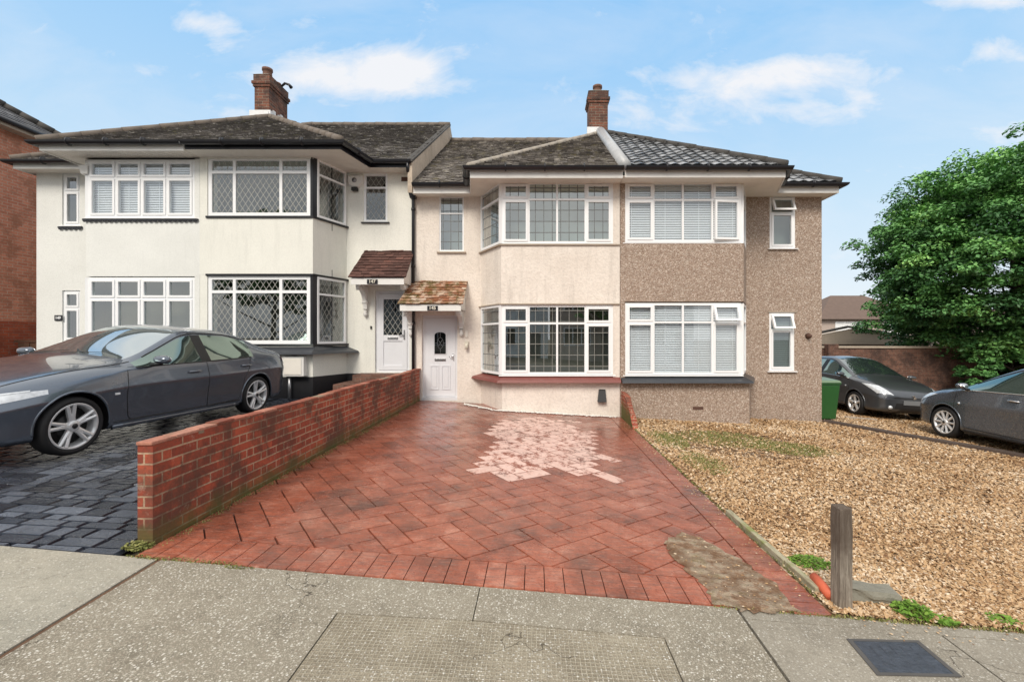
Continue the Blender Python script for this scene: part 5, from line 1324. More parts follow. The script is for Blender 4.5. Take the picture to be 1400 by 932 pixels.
def car_shell(st, glass_from, glass_to, bpill, cowl, roof0, rear0, rear1, axles, arch_r):
    """returns evaluated mesh with material slots 0 paint 1 side glass 2 windscreen 3 rear screen 4 black"""
    vs = []; m = 20
    for (x,zb,w,zc,zbl,wb,zg,wg,zh,wh,zi,wi,zt) in st:
        half = [(0,zb),(w*.6,zb),(w-.06,zb+.005),(w-.012,zb+.075),(w-.012,zb+(zc-zb)*.66),(w+.008,zc),(wb-.004,zbl),(wg,zg),(wh,zh),(wi,zi),(0,zt)]
        ring = [(x,y,z) for y,z in half] + [(x,-y,z) for y,z in half[-2:0:-1]]
        vs += ring
    fs, mi = [], []
    def half_idx(k): return k if k < 10 else 19-k          # band between half points
    for i in range(len(st)-1):
        xa, xb = st[i][0], st[i+1][0]; xm = (xa+xb)/2
        for k in range(m):
            fs.append((i*m+k, (i+1)*m+k, (i+1)*m+(k+1)%m, i*m+(k+1)%m)); h = half_idx(k); mt = 0
            if h == 6 and glass_to < xm < glass_from: mt = 4 if abs(xm-bpill) < .045 else 1
            if h in (8,9) and roof0 < xm < cowl: mt = 2
            if h in (8,9) and rear1 < xm < rear0: mt = 3
            if h in (0,): mt = 4
            mi.append(mt)
    fs.append(tuple(range(m))); mi.append(0)
    L = (len(st)-1)*m; fs.append(tuple(range(L, L+m))[::-1]); mi.append(0)
    me = bpy.data.meshes.new('shell'); me.from_pydata(vs, [], fs)
    for _ in range(5): me.materials.append(None)
    me.polygons.foreach_set('material_index', mi); me.polygons.foreach_set('use_smooth', [True]*len(fs))
    bm = bmesh.new(); bm.from_mesh(me); bmesh.ops.recalc_face_normals(bm, faces=bm.faces)
    cl = bm.edges.layers.float.new('crease_edge'); bm.verts.ensure_lookup_table()
    for e in bm.edges:
        a, b = sorted((e.verts[0].index, e.verts[1].index)); ka, kb = a % m, b % m
        if b - a == m:
            h = ka if ka <= 10 else 20-ka; xm = (st[a//m][0]+st[b//m][0])/2
            if h == 6 and glass_to < xm < cowl+.3: e[cl] = .55
            if h == 5: e[cl] = .75
            if h == 3: e[cl] = .5
            if h in (7,8) and rear1 < xm < cowl: e[cl] = .35
    bm.to_mesh(me); bm.free()
    o = bpy.data.objects.new('tmp', me); col.objects.link(o)
    s = o.modifiers.new('s','SUBSURF'); s.levels = s.render_levels = 3
    cut = []
    for ax in axles:
        for sgn in (-1,1):
            c = MB(); c.lathe([(arch_r, .52*sgn),(arch_r, 1.3*sgn)], 56, 'y', (ax,0,arch_r*.895), smooth=False)
            cm = bpy.data.meshes.new('c'); cm.from_pydata(c.v, [], c.f)
            for _ in range(5): cm.materials.append(None)
            cm.polygons.foreach_set('material_index', [4]*len(c.f))
            bm = bmesh.new(); bm.from_mesh(cm); bmesh.ops.recalc_face_normals(bm, faces=bm.faces); bm.to_mesh(cm); bm.free()
            co = bpy.data.objects.new('c', cm); col.objects.link(co); cut.append(co)
            b = o.modifiers.new('b','BOOLEAN'); b.operation='DIFFERENCE'; b.object = co; b.solver='EXACT'
    dg = bpy.context.evaluated_depsgraph_get(); dg.update()
    out = bpy.data.meshes.new_from_object(o.evaluated_get(dg))
    for c in cut: bpy.data.objects.remove(c)
    bpy.data.objects.remove(o)
    return out
def sub_mesh(src, keep, name, mats, parent, slotmap=None):
    vs = {}; fs = []; ml = []; sm = []
    for p in src.polygons:
        if not keep(p): continue
        f = []
        for vi in p.vertices:
            if vi not in vs: vs[vi] = len(vs)
            f.append(vs[vi])
        fs.append(f); ml.append(slotmap.get(p.material_index, 0) if slotmap else 0); sm.append(p.use_smooth)
    co = [None]*len(vs)
    for a, b in vs.items(): co[b] = tuple(src.vertices[a].co)
    me = bpy.data.meshes.new(name); me.from_pydata(co, [], fs)
    for k in mats: me.materials.append(M[k])
    me.polygons.foreach_set('material_index', ml); me.polygons.foreach_set('use_smooth', sm)
    me.update(); o = bpy.data.objects.new(name, me); col.objects.link(o); o.parent = parent
    try: me.set_sharp_from_angle(angle=R(38))
    except Exception: pass
    return o
def make_wheel(parent, loc, r, side, style, rr):
    w = MB(); W = .105; s = side
    w.lathe([(rr+.008,-W*s*.9),(r-.035,-W*s),(r-.008,-W*.8*s),(r,-W*.5*s),(r,W*.5*s),(r-.008,W*.8*s),(r-.035,W*s),(rr+.03,W*s*.97),(rr+.006,W*s*.86)], 48, 'y', cap=False)
    for q in (-.55,-.15,.25,.6): pass
    wo = w.build('wheel','tyre',parent,uv=False); wo.location = loc
    m = MB(); m.lathe([(rr+.010,W*s*.90),(rr+.004,W*s*.93),(rr-.012,W*s*.88),(rr-.02,W*s*.3),(rr-.03,-W*s*.8)], 48, 'y', cap=False)
    yo = W*s*.80
    def spoke(a, w0, w1, r0, r1, y0, y1, th=.022):
        ca, sa = math.cos(a), math.sin(a); d = V((ca,0,sa)); t = V((-sa,0,ca))
        b = [d*r0-t*w0, d*r0+t*w0, d*r1+t*w1, d*r1-t*w1]; ys = [y0,y0,y1,y1]
        A = [V((p.x, yy, p.z)) for p, yy in zip(b, ys)]; Bk = [p*.99 - V((0,th*s,0)) for p in A]
        fr = [p + V((0,0,0)) for p in A]
        mid = [(A[0]+A[1])/2+V((0,.010*s,0)), (A[2]+A[3])/2+V((0,.008*s,0))]
        m.add(A+Bk+mid, [(0,8,9,3),(8,1,2,9),(0,3,7,4),(1,5,6,2),(4,7,6,5),(0,4,5,1),(3,2,6,7),(0,1,8),(2,3,9)])
    off = {'twin':R(8),'five':R(20),'ten':0}[style]
    for k in range(5):
        a = 2*math.pi*k/5 + off
        if style == 'twin':
            for da in (-.20,.20): spoke(a+da*.75, .020, .017, .045, rr-.006, yo-.012*s, yo+.010*s)
            spoke(a, .04, .026, .03, rr*.55, yo-.012*s, yo-.002*s)
        elif style == 'five':
            spoke(a, .040, .030, .03, rr-.004, yo-.014*s, yo+.006*s); spoke(a+.16,.008,.012,.08,rr-.004,yo-.014*s,yo+.002*s)
        else:
            spoke(a, .022, .020, .03, rr-.004, yo-.014*s, yo+.006*s); spoke(a+math.pi/5, .020, .018, .03, rr-.004, yo-.014*s, yo+.006*s)
    m.lathe([(.062,yo-.03*s),(.060,yo+.004*s),(.045,yo+.012*s),(0,yo+.013*s)], 20, 'y')
    ro = m.build('rim','alloy',wo,uv=False)
    bd = MB(); bd.lathe([(.13,yo-.055*s),(.13,yo-.075*s),(0,yo-.075*s)],24,'y'); bd.lathe([(rr-.03,-.0*s),(0,-.001*s)],24,'y'); bd.build('brake_disc','brake',wo,uv=False)
    cp = MB(); cp.lathe([(.028,yo+.012*s),(.028,yo+.018*s),(0,yo+.019*s)],16,'y'); cp.build('centre_cap','plastic_black',ro,uv=False)
    return wo

def car(label, st, spec, loc, head, paint, wheel_style, rim_r, group='parked cars'):
    root = thing('parked_car', label, 'car', loc, group, world=False)
    tilt = math.atan(SL)
    root.rotation_euler = (Matrix.Rotation(tilt, 4, 'Y') @ Matrix.Rotation(head, 4, 'Z')).to_euler()
    sh = car_shell(st, *spec)
    body = sub_mesh(sh, lambda p: p.material_index in (0,4), 'body', [paint,'plastic_black'], root, {0:0,4:1})
    axles, arch_r = spec[7], spec[8]
    r = arch_r*.895 - .0
    bvh = BVHTree.FromPolygons([v.co[:] for v in sh.vertices], [p.vertices[:] for p in sh.polygons])
    # glass parts
    sub_mesh(sh, lambda p: p.material_index == 2, 'windscreen', ['car_windscreen' if st is SEDAN else 'car_windscreen_dark'], root)
    sub_mesh(sh, lambda p: p.material_index == 3, 'rear_window', ['car_glass'], root)
    bp = spec[2]
    for sg in (1,-1):
        for fr in (1,-1):
            sub_mesh(sh, lambda p: p.material_index == 1 and p.center.y*sg > 0 and (p.center.x-bp)*fr > 0, 'side_window', ['car_glass'], root)
    def hit(o, d, off=.004):
        h = bvh.ray_cast(V(o), V(d).normalized())
        if h[0] is None: return None
        n = h[1]
        if n.dot(V(d)) > 0: n = -n
        return h[0] + n*off
    def side(x, z, sg, off=.004): return hit((x, 2*sg, z), (0,-sg,0), off)
    def patch(corners, d, name, mat, off=.006, n=9, parent=body, rim=None):
        C = [V(c) for c in corners]; d = V(d).normalized(); g = []
        for i in range(n+1):
            for j in range(n+1):
                u, v = i/n, j/n; p = C[0]*(1-u)*(1-v)+C[1]*u*(1-v)+C[2]*u*v+C[3]*(1-u)*v
                h = hit(p - d*2, d, off); g.append(h if h is not None else None)
        m = MB()
        for i in range(n):
            for j in range(n):
                q = [g[i*(n+1)+j], g[(i+1)*(n+1)+j], g[(i+1)*(n+1)+j+1], g[i*(n+1)+j+1]]
                if all(x is not None for x in q) and max((q[0]-q[2]).length,(q[1]-q[3]).length) < .25: m.face(q, 0, .5, True)
        if not m.f: return None
        bo = m.build(name, mat, parent, uv=False, recalc=False)
        bm = bmesh.new(); bm.from_mesh(bo.data); bmesh.ops.remove_doubles(bm, verts=bm.verts, dist=1e-4); bm.to_mesh(bo.data); bm.free()
        return bo
    def line(m, pts, sg, rad=.005, off=0.0, sub=5):
        P = []
        for i in range(len(pts)-1):
            for k in range(sub):
                t = k/sub; h = side(pts[i][0]*(1-t)+pts[i+1][0]*t, pts[i][1]*(1-t)+pts[i+1][1]*t, sg, off)
                if h is not None: P.append(h)
        h = side(*pts[-1], sg, off)
        if h is not None: P.append(h)
        if len(P) > 1: m.tube(P, rad, 6)
    def zb_at(x):
        for i in range(len(st)-1):
            if st[i+1][0] <= x <= st[i][0]:
                t = (st[i][0]-x)/(st[i][0]-st[i+1][0]); return st[i][4]*(1-t)+st[i+1][4]*t, st[i][6]*(1-t)+st[i+1][6]*t
    hatch = st is not SEDAN; zk = 1 if not hatch else (st[9][12]-.18)/(HATCH[9][12]-.18)
    gf, gt = spec[0], spec[1]
    # door seams, trims
    for sg in (1,-1):
        sm = MB()
        xf = gf + (.06 if hatch else .10); xr = axles[1]+arch_r*.55
        line(sm, [(xf,zb_at(xf)[0]-.01),(xf+.02,.62),(xf-.01,.34),(xf-.04,.29)], sg)
        line(sm, [(xf-.04,.29),(bp+.02,.29),(axles[1]+arch_r+.08,.30)], sg)
        line(sm, [(bp-.03,zb_at(bp)[0]-.005),(bp-.05,.6),(bp-.04,.29)], sg)
        line(sm, [(xr-.02,zb_at(xr)[0]-.01),(xr+.03,.80),(xr+.13,.66),(axles[1]+arch_r*.98,.42),(axles[1]+arch_r+.08,.30)], sg)
        sm.build('door_seam','plastic_black',body,uv=False)
        tr = MB(); pts = [(x, zb_at(x)[0]) for x in np.linspace(gf-.02, gt+.06, 12)]
        line(tr, pts, sg, .009, .002, 2); 
        tp = []
        for i_ in range(len(st)-1):
            for f_ in (0,.5):
                xx = st[i_][0]*(1-f_)+st[i_+1][0]*f_
                if gt <= xx <= gf-.05:
                    zz2 = (st[i_][6]*(1-f_)+st[i_+1][6]*f_); yy2 = (st[i_][7]*(1-f_)+st[i_+1][7]*f_); q2 = bvh.find_nearest(V((xx, yy2*sg, zz2)))
                    if q2[0] is not None: tp.append(q2[0]+V((0,.002*sg,0)))
        if len(tp) > 2: tq = MB(); tq.tube(tp,.009,6); tq.build('window_trim','plastic_black',body,uv=False)
        tr.build('window_trim','plastic_black' if not hatch else 'chrome',body,uv=False)
        for hx in ((bp+.20),(xr+.10)):
            c = side(hx, zb_at(hx)[0]-.13, sg, .028)
            hd = MB(); hd.tube([c+V((.10,-.03*sg,0)), c+V((.085,0,.002)), c+V((0,.006*sg,.004)), c+V((-.085,0,.002)), c+V((-.10,-.03*sg,0))], [.013,.013,.014,.013,.013], 10)
            hd.build('door_handle', 'paint_trim' if not hatch else 'chrome', body, uv=False)
            cu = side(hx, zb_at(hx)[0]-.135, sg, .0); d_ = MB(); d_.obox(cu, (.07,0,0), (0,.003,0), (0,0,.024)); d_.build('handle_recess','plastic_black',body,uv=False,bevel=.003)
        # mirror
        mx = gf-.16 if hatch else gf-.24; mz = zb_at(mx)[0]+.085
        mb_ = bmesh.new(); bmesh.ops.create_uvsphere(mb_, u_segments=24, v_segments=16, radius=1)
        for v in mb_.verts:
            p = V([math.copysign(abs(q_)**.72, q_) for q_ in v.co]); k = 1-.18*p.x; v.co = V((p.x*.062*(1 if p.x > 0 else .5), p.y*.105, p.z*.056*k*(1 if p.z>0 else .85)))
        me_ = bpy.data.meshes.new('mirror'); mb_.to_mesh(me_); mb_.free(); me_.polygons.foreach_set('use_smooth',[True]*len(me_.polygons)); me_.materials.append(M[paint])
        mo = bpy.data.objects.new('mirror', me_); col.objects.link(mo); mo.parent = body; mo.location = (mx, sg*(st[6][5]+.115), mz)
        stt = MB(); stt.tube([(mx+.01, sg*(st[6][5]-.03), mz-.07),(mx+.005, sg*(st[6][5]+.05), mz-.055),(mx, sg*(st[6][5]+.10), mz-.04)], [.028,.022,.03], 10); stt.build('mirror_arm','plastic_black',mo,uv=False)
        bpy.data.objects[stt and mo.name]
        for ch in mo.children: ch.location = -mo.location
        gl_ = MB(); gl_.tube([(-.040,0,0),(-.046,0,0)],.058,16); gg = gl_.build('mirror_glass','chrome',mo,uv=False); gg.scale=(1,1.5,.85)
        # wheel arch lip
        for ax in axles:
            P = []
            for t in np.linspace(-8, 188, 40):
                x, z = ax+(arch_r+.004)*math.cos(R(t)), arch_r*.895+(arch_r+.004)*math.sin(R(t)); h = side(x, z, sg, -.004)
                if h is not None and abs(h.y) > .6: P.append(h)
            if len(P) > 3:
                al = MB(); al.tube(P, .013, 8); al.build('arch_lip', paint, body, uv=False)
        for ax in axles: make_wheel(root, (ax, sg*(.79), r-.008), r-.008, sg, wheel_style, rim_r)
        # sill strip, with a dark tube drawn as the shadow line above it
        sk = MB(); line(sk, [(axles[0]-arch_r-.05,.285),(axles[1]+arch_r+.05,.285)], sg, .007, .0, 14); sk.build('sill_shadow_line','plastic_black',body,uv=False)
        sl = MB(); line(sl, [(axles[0]-arch_r-.05,.225),(axles[1]+arch_r+.05,.225)], sg, .032, -.004, 14); sl.build('sill_trim', paint if not hatch else 'plastic_black', body, uv=False)
    # underside
    ub = MB(); ub.box(axles[1]-.5, axles[0]+.5, -.5,.5,.16,.30); ub.build('underbody','plastic_black',body,uv=False)
    # lamps, grille, plate
    if not hatch:
        for sg in (1,-1):
            d = (-.62,-.62*sg,-.05)
            patch([(2.18,.46*sg,.535),(1.66,.87*sg,.690),(1.67,.87*sg,.735),(2.18,.46*sg,.670)], d, 'headlight','lamp_clear', .006, 14)
            hl = patch([(2.155,.50*sg,.655),(1.80,.84*sg,.725),(1.80,.84*sg,.738),(2.155,.50*sg,.672)], d, 'headlight_strip','lamp_clear', .010)
            for (a,b,zz_) in ((2.13,.55,.60),(2.02,.67,.635)):
                h = hit(V((a,b*sg,zz_))-V(d).normalized()*2, d, .001)
                if h: rg_ = MB(); nd = V((1,.25*sg,.1)).normalized(); rg_.tube([h, h+nd*.010],.042,16); rg_.build('headlight_ring','lamp_dark',body,uv=False)
            patch([(2.21,.44*sg,.27),(2.08,.72*sg,.29),(2.06,.72*sg,.42),(2.21,.44*sg,.40)], d, 'bumper_inlet','plastic_black', .005)
            h = hit(V((2.15,.60*sg,.345))-V(d).normalized()*2, d, .01)
            if h: fg = MB(); fg.tube([h, h-V(d).normalized()*.012],.042,18); fg.build('fog_lamp','lamp_clear',body,uv=False)
            patch([(-2.36,.70*sg,.80),(-2.20,.80*sg,.80),(-2.10,.82*sg,.92),(-2.34,.68*sg,.93)], (.6,-.7*sg,0), 'tail_light','lamp_red', .006)
            patch([(-2.36,.40*sg,.80),(-2.36,.68*sg,.80),(-2.34,.68*sg,.92),(-2.36,.40*sg,.90)], (1,0,0), 'tail_light','lamp_red', .006)
            patch([(2.25,.05*sg,.45),(2.25,.30*sg,.46),(2.25,.27*sg,.60),(2.25,.04*sg,.60)], (-1,0,0), 'grille','plastic_black', .006)
            h = side(.98,.62,sg,.004)
            if h: bd = MB(); bd.obox(h,(.028,0,0),(0,.003,0),(0,0,.011)); bd.build('badge','blind_white',body,uv=False)
    else:
        for sg in (1,-1):
            d = (-.75,-.5*sg,-.35)
            patch([(2.06,.44*sg,.60),(1.90,.74*sg,.62),(1.50,.84*sg,.86),(1.78,.62*sg,.80)], d, 'headlight','lamp_clear', .007, 12)
            h = hit(V((2.1,.52*sg,.33))+V((1,.5*sg,0)), (-.9,-.42*sg,0), .008)
            if h: fg = MB(); fg.tube([h, h+V((.012,.005*sg,0))],.045,18); fg.build('fog_lamp','lamp_clear',body,uv=False)
            patch([(-2.1,.60*sg,.84),(-2.0,.80*sg,.84),(-1.85,.80*sg,1.02),(-2.0,.62*sg,1.02)], (.6,-.6*sg,0), 'tail_light','lamp_red', .006)
            h = side(.98,.74,sg,.006)
            if h: bd = MB(); bd.tube([h-V((.0,.002*sg,0)),h+V((0,.008*sg,0))],.022,12); bd.build('side_repeater','lamp_clear',body,uv=False)
        patch([(2.2,-.46,.30),(2.2,.46,.30),(2.2,.42,.44),(2.2,-.42,.44)], (-1,0,0), 'grille','plastic_black', .006, 14)
        patch([(2.2,-.50,.555),(2.2,.50,.555),(2.2,.46,.585),(2.2,-.46,.585)], (-1,0,0), 'upper_grille','plastic_black', .006, 14)
        patch([(2.2,-.55,.205),(2.2,.55,.205),(2.2,.55,.225),(2.2,-.55,.225)], (-1,0,0), 'bumper_trim','chrome', .010, 14)
        h = hit((3,0,.46),(-1,0,0),.014)
        if h: pl = MB(); pl.obox(h,(.006,0,0),(0,.26,0),(0,0,.055)); pl.build('number_plate','plate_grey',body,uv=False,bevel=.004)
        h = hit((3,0,.60),(-1,0,0),.012)
        if h:
            bd = MB(); bd.obox(h,(.006,0,.0),(0,.018,0),(.0,0,.052)); bd.obox(h+V((.0,.03,-.016)),(.006,0,0),(0,.018,0),(0,0,.024)); bd.obox(h+V((0,-.02,.03)),(.006,0,0),(0,.03,0),(0,0,.014)); bd.build('badge','chrome',body,uv=False,bevel=.003)
    for sg in (1,-1):
        P_ = []
        for t_ in np.linspace(0,1,14):
            xx = spec[3]-.02+(axles[0]+(.66 if not hatch else .55)-spec[3])*t_; yy = (.745-.13*t_**2)*sg; h_ = hit((xx,yy,2),(0,0,-1),.001)
            if h_ is not None: P_.append(h_)
        if len(P_) > 3: bs = MB(); bs.tube(P_,.005,6); bs.build('bonnet_seam','plastic_black',body,uv=False)
    wp = MB()
    cw = spec[3]
    for yy in (-.45,.05):
        a = hit((cw-.02,yy-.25,2),(0,0,-1),.012); b = hit((cw-.09,yy+.28,2),(0,0,-1),.014)
        if a and b: wp.tube([a,a.lerp(b,.5)+V((0,0,.004)),b],[.005,.004,.003],6)
    wp.build('wiper','plastic_black',body,uv=False)
    bpy.data.meshes.remove(sh)
    return root
flat('paint_trim', (0.14,0.155,0.19), 0.25, metal=0.5, coat=1, var=.05)
SS = (.74,-1.30,-.31,.74,-.12,-1.22,-1.90,(1.405,-1.405),.362)
HS = (1.02,-1.66,-.19,1.02,.06,-1.66,-1.92,(1.305,-1.305),.355)
HS3 = (1.02,-1.66,-.19,1.02,.06,-1.66,-1.92,(1.305,-1.305),.360)
HATCH2 = [tuple(v if i in (0,2,5,7,9,11) else .18+(v-.18)*1.03 for i,v in enumerate(s)) for s in HATCH]
HATCH3 = [tuple(v if i in (0,2,5,7,9,11) else .18+(v-.18)*1.10 for i,v in enumerate(s)) for s in HATCH]
x1 = -5.76
car('dark slate grey saloon car on the dark driveway, its bonnet towards the pavement', SEDAN, SS, (x1, 6.42, G(x1)+.03), R(-95.5), 'paint_slate', 'twin', .238)
x2 = 9.28
car('graphite hatchback facing the pavement behind the green bin, one large headlight in view', HATCH2, HS, (x2, 13.33, G(x2)+.008), R(-90), 'paint_graphite', 'five', .215)
x3 = 9.18
car('dark blue-grey hatchback cut off by the right edge, nose to nose with another', HATCH3, HS3, (x3, 7.95, G(x3)+.008), R(91), 'paint_dusk', 'ten', .222)
# ------------------------------------------------------------------ wheelie bin
def wheelie_bin():
    c = V((6.88, 10.90, G(6.88))); r = thing('wheelie_bin','green wheelie bin standing beside the corner of the pebbledashed house','bin',c,world=False)
    b = MB(); lo, hi = (.18,.22), (.235,.29); n=8
    b.hexa([(-lo[0],-lo[1],.04),(lo[0],-lo[1],.04),(lo[0],lo[1],.04),(-lo[0],lo[1],.04),(-hi[0],-hi[1],.86),(hi[0],-hi[1],.86),(hi[0],hi[1],.86),(-hi[0],hi[1],.86)])
    bo = b.build('body','bin_green',r,bevel=.025)
    rim = MB(); rim.box(-.245,.245,-.31,.31,.862,.90); rim.build('rim','bin_green',r,bevel=.01)
    l = MB(); l.hexa([(-.25,-.33,.903),(.25,-.33,.903),(.25,.33,.903),(-.25,.33,.903),(-.23,-.28,.955),(.23,-.28,.955),(.23,.30,.99),(-.23,.30,.99)]); l.build('lid','bin_lid',r,bevel=.015)
    h = MB(); h.tube([(-.24,.33,.93),(-.24,.38,.95),(.24,.38,.95),(.24,.33,.93)],.015,8); h.build('handle','bin_green',r)
    for s in (-1,1): w = MB(); w.lathe([(.0,.0),(.09,.0),(.1,.01),(.1,.04),(.09,.05),(0,.05)],20,'y'); wo = w.build('wheel','rubber',r,uv=False); wo.rotation_euler=(0,0,R(90)); wo.location=(s*.18+.02,.24,.10)
    
wheelie_bin()
# ------------------------------------------------------------------ boundary wall, sheds, far houses on the right
def back_right():
    m = MB(); m.hexa([(x,y,z) for z in (-1.2,1.18) for x,y in ((8.4,15.9),(19.5,14.6),(19.5,14.82),(8.4,16.12))])
    o = m.build('garden_wall','brick_brown'); tag(o,'brown brick boundary wall behind the parked hatchbacks','wall')
    c = MB(); c.hexa([(x,y,z) for z in (1.182,1.25) for x,y in ((8.37,15.86),(19.5,14.56),(19.5,14.86),(8.37,16.16))]); c.build('coping','sill_stone',o)
    p = MB(); p.box(9.95,10.3,15.45,15.70,-1.0,1.32); tag(p.build('brick_pier','brick_brown',bevel=.01),'brick pier against the boundary wall behind the facing hatchback','pier')
    g = thing('garage','low garage with a pale sloping roof behind the boundary wall','garage',(14,22,-.9))
    w = MB(); w.box(12.0,19,22,27,-1.2,1.3); w.build('wall','far_wall',g)
    r = MB(); r.hexa([(11.2,21.6,1.22),(19.3,21.6,1.22),(19.3,27.3,1.5),(11.2,27.3,1.5),(11.9,21.6,1.34),(15.2,21.6,2.0),(19.3,27.3,2.0),(11.6,27.3,1.6)])
    r.build('roof','shed_roof',g); f = MB(); f.tube([(11.2,21.55,1.30),(14.8,21.55,2.05)],.06,6); f.tube([(14.8,21.55,2.05),(19.3,21.55,1.35)],.05,6); f.build('verge','ridge_dark',g)
    def far_house(x0,x1,y0,y1,ze,zr,label,wins,hip=True):
        h = thing('far_house',label,'house',((x0+x1)/2,y0,-1),'houses beyond the garden wall')
        w = MB(); w.box(x0,x1,y0,y1,-1.3,ze); w.build('wall','far_wall',h)
        r = MB(); ym=(y0+y1)/2; e=.4; k=(y1-y0)/2 if hip else 0
        r.face([(x0-e,y0-e,ze),(x1+e,y0-e,ze),(x1+e-k,ym,zr),(x0-e+k,ym,zr)]); r.face([(x1+e,y1+e,ze),(x0-e,y1+e,ze),(x0-e+k,ym,zr),(x1+e-k,ym,zr)])
        r.face([(x0-e,y1+e,ze),(x0-e,y0-e,ze),(x0-e+k,ym,zr)]); r.face([(x1+e,y0-e,ze),(x1+e,y1+e,ze),(x1+e-k,ym,zr)]); r.face([(x0-e,y0-e,ze-.02),(x0-e,y1+e,ze-.02),(x1+e,y1+e,ze-.02),(x1+e,y0-e,ze-.02)])
        r.build('roof','far_roof',h)
        for (a,b,c_,d_) in wins:
            f = MB(); f.box(a,b,y0-.08,y0-.01,c_,c_+.08); f.box(a,b,y0-.08,y0-.01,d_-.08,d_); n = 3
            for i in range(n+1): xx = a+(b-a-.08)*i/n; f.box(xx,xx+.08,y0-.08,y0-.01,c_+.08,d_-.08)
            fo = f.build('window','upvc',h); p_ = MB(); p_.face([(a,y0-.03,c_),(b,y0-.03,c_),(b,y0-.03,d_),(a,y0-.03,d_)]); p_.build('pane','blind_white',fo)
        ch = MB(); ch.box((x0+x1)/2-.3,(x0+x1)/2+.3,ym-.3,ym+.3,zr-.6,zr+1.0)
        return h
    far_house(23.8,33,38,45,3.05,5.35,'far pale house with brown roof between the pebbledashed house and the tree',[(25.0,27.3,1.75,2.85),(29,31,1.75,2.85)])
    far_house(44,60,46,54,2.6,4.6,'far house with a pale roof edge seen low at the right beneath the tree',[(46,49,.6,2.0)])
back_right()
# ------------------------------------------------------------------ brick house and fence at far left
def left_house():
    h = thing('brick_house','tall red brick house with a grey tiled roof at the far left edge','house',(-15,9,G(-13)))
    X = -13.05; y0, y1 = 9.6, 13.0; ze = 6.78
    w = MB(); w.box(-21,X,y0,y1,-.2,ze); w.build('wall','brick_house',h)
    bnd = MB(); bnd.box(X+.001,X+.03,y0,y1,-.2,1.95); bnd.build('wall_base','brick_base',h)
    r = MB(); e=.28; xr=-17.0; run=xr+21+e; zr = ze+.66*(X+e-xr)
    A=(X+e,y1+e,ze); B_=(X+e,y0-e,ze); R1=(xr,y1+e-(X+e-xr),zr); R0=(xr,y0-e,zr)
    lay_tiles(r,[B_,A,R1,R0],.2,.25,.02,.004); lay_tiles(r,[A,(-21-e,y1+e,ze),R1],.2,.25,.02,.004)
    r.face([(-21-e,y0-e,ze),R0,R1,(-21-e,y1+e,ze)]); r.build('roof','tiles_far',h)
    g = MB(); g.tube([(X+e+.04,y0-e,ze-.02),(X+e+.04,y1+e,ze-.02)],.06,8); g.build('gutter','black_paint',h)
    s = MB(); s.box(X+.002,X+e,y0-e,y1+e,ze-.14,ze-.03); s.build('soffit','sill_stone',h)
    rt = MB(); ridge_tiles(rt,(A[0],A[1],A[2]+.05),(R1[0],R1[1],R1[2]+.05),.1); rt.build('ridge_tiles','ridge_dark',h)
    f = MB(); random.seed(4)
    x = -12.9
    while x < -11.56: f.box(x,x+.135,11.35+random.uniform(-.01,.01),11.375,.2,1.42+random.uniform(-.01,.01),0,random.random()); x += .142
    f.box(-12.95,-11.55,11.40,11.45,1.2,1.3); f.box(-12.95,-11.55,11.40,11.45,.6,.7); fo=f.build('side_gate','fence_wood'); tag(fo,'brown close-boarded side gate between the brick house and the white house','gate')
    tp = MB(); tp.box(-12.97,-11.54,11.32,11.46,1.435,1.48); tp.build('rail','fence_wood',fo)
brick_mat('brick_base', (0.48, 0.11, 0.05), (0.38, 0.085, 0.045), (0.36, 0.22, 0.16), dark=(0.25,0.07,0.04))
tint_mat('tiles_far', [(0,(0.05,0.05,0.055)),(0.5,(0.12,0.12,0.13)),(1,(0.26,0.26,0.27))], rough=.6, moss=[(0.2,0.2,0.19)])
left_house()
# ------------------------------------------------------------------ trees
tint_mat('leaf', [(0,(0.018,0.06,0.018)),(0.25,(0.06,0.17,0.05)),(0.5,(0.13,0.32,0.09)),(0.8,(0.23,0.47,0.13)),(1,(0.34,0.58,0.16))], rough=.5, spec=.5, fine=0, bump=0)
def leaves_mesh(name, C, Nn, S, T, mat, parent):
    n = len(C); a = rng.random(n)*6.283
    ref = np.where(np.abs(Nn[:,2:3])>.9, np.array([[1,0,0]]), np.array([[0,0,1]]))
    u = np.cross(Nn, ref); u /= np.linalg.norm(u,axis=1,keepdims=True); v = np.cross(Nn,u)
    ca, sa = np.cos(a)[:,None], np.sin(a)[:,None]; d = u*ca+v*sa; e = -u*sa+v*ca; s = S[:,None]
    bend = Nn*s*.25
    P = np.stack([C-d*s, C-e*s*.62+bend*.5, C+d*s*.25-e*s*.5, C+d*s*1.1-bend, C+d*s*.25+e*s*.5, C+e*s*.62+bend*.5],1).reshape(-1,3)
    b = np.arange(n)*6
    f = np.concatenate([np.stack([b,b+1,b+2,b+3],1)[:,None], np.stack([b,b+3,b+4,b+5],1)[:,None]],1).reshape(-1,4)
    me = bpy.data.meshes.new(name); me.vertices.add(len(P)); me.vertices.foreach_set('co',P.astype(np.float32).ravel())
    me.loops.add(f.size); me.loops.foreach_set('vertex_index',f.astype(np.int32).ravel()); me.polygons.add(len(f)); me.polygons.foreach_set('loop_start',np.arange(0,f.size,4,dtype=np.int32)); me.update(calc_edges=True)
    at = me.attributes.new('tint','FLOAT','FACE'); at.data.foreach_set('value',np.repeat(T,2).astype(np.float32)); me.materials.append(M[mat])
    o = bpy.data.objects.new(name,me); col.objects.link(o); o.parent=parent; return o
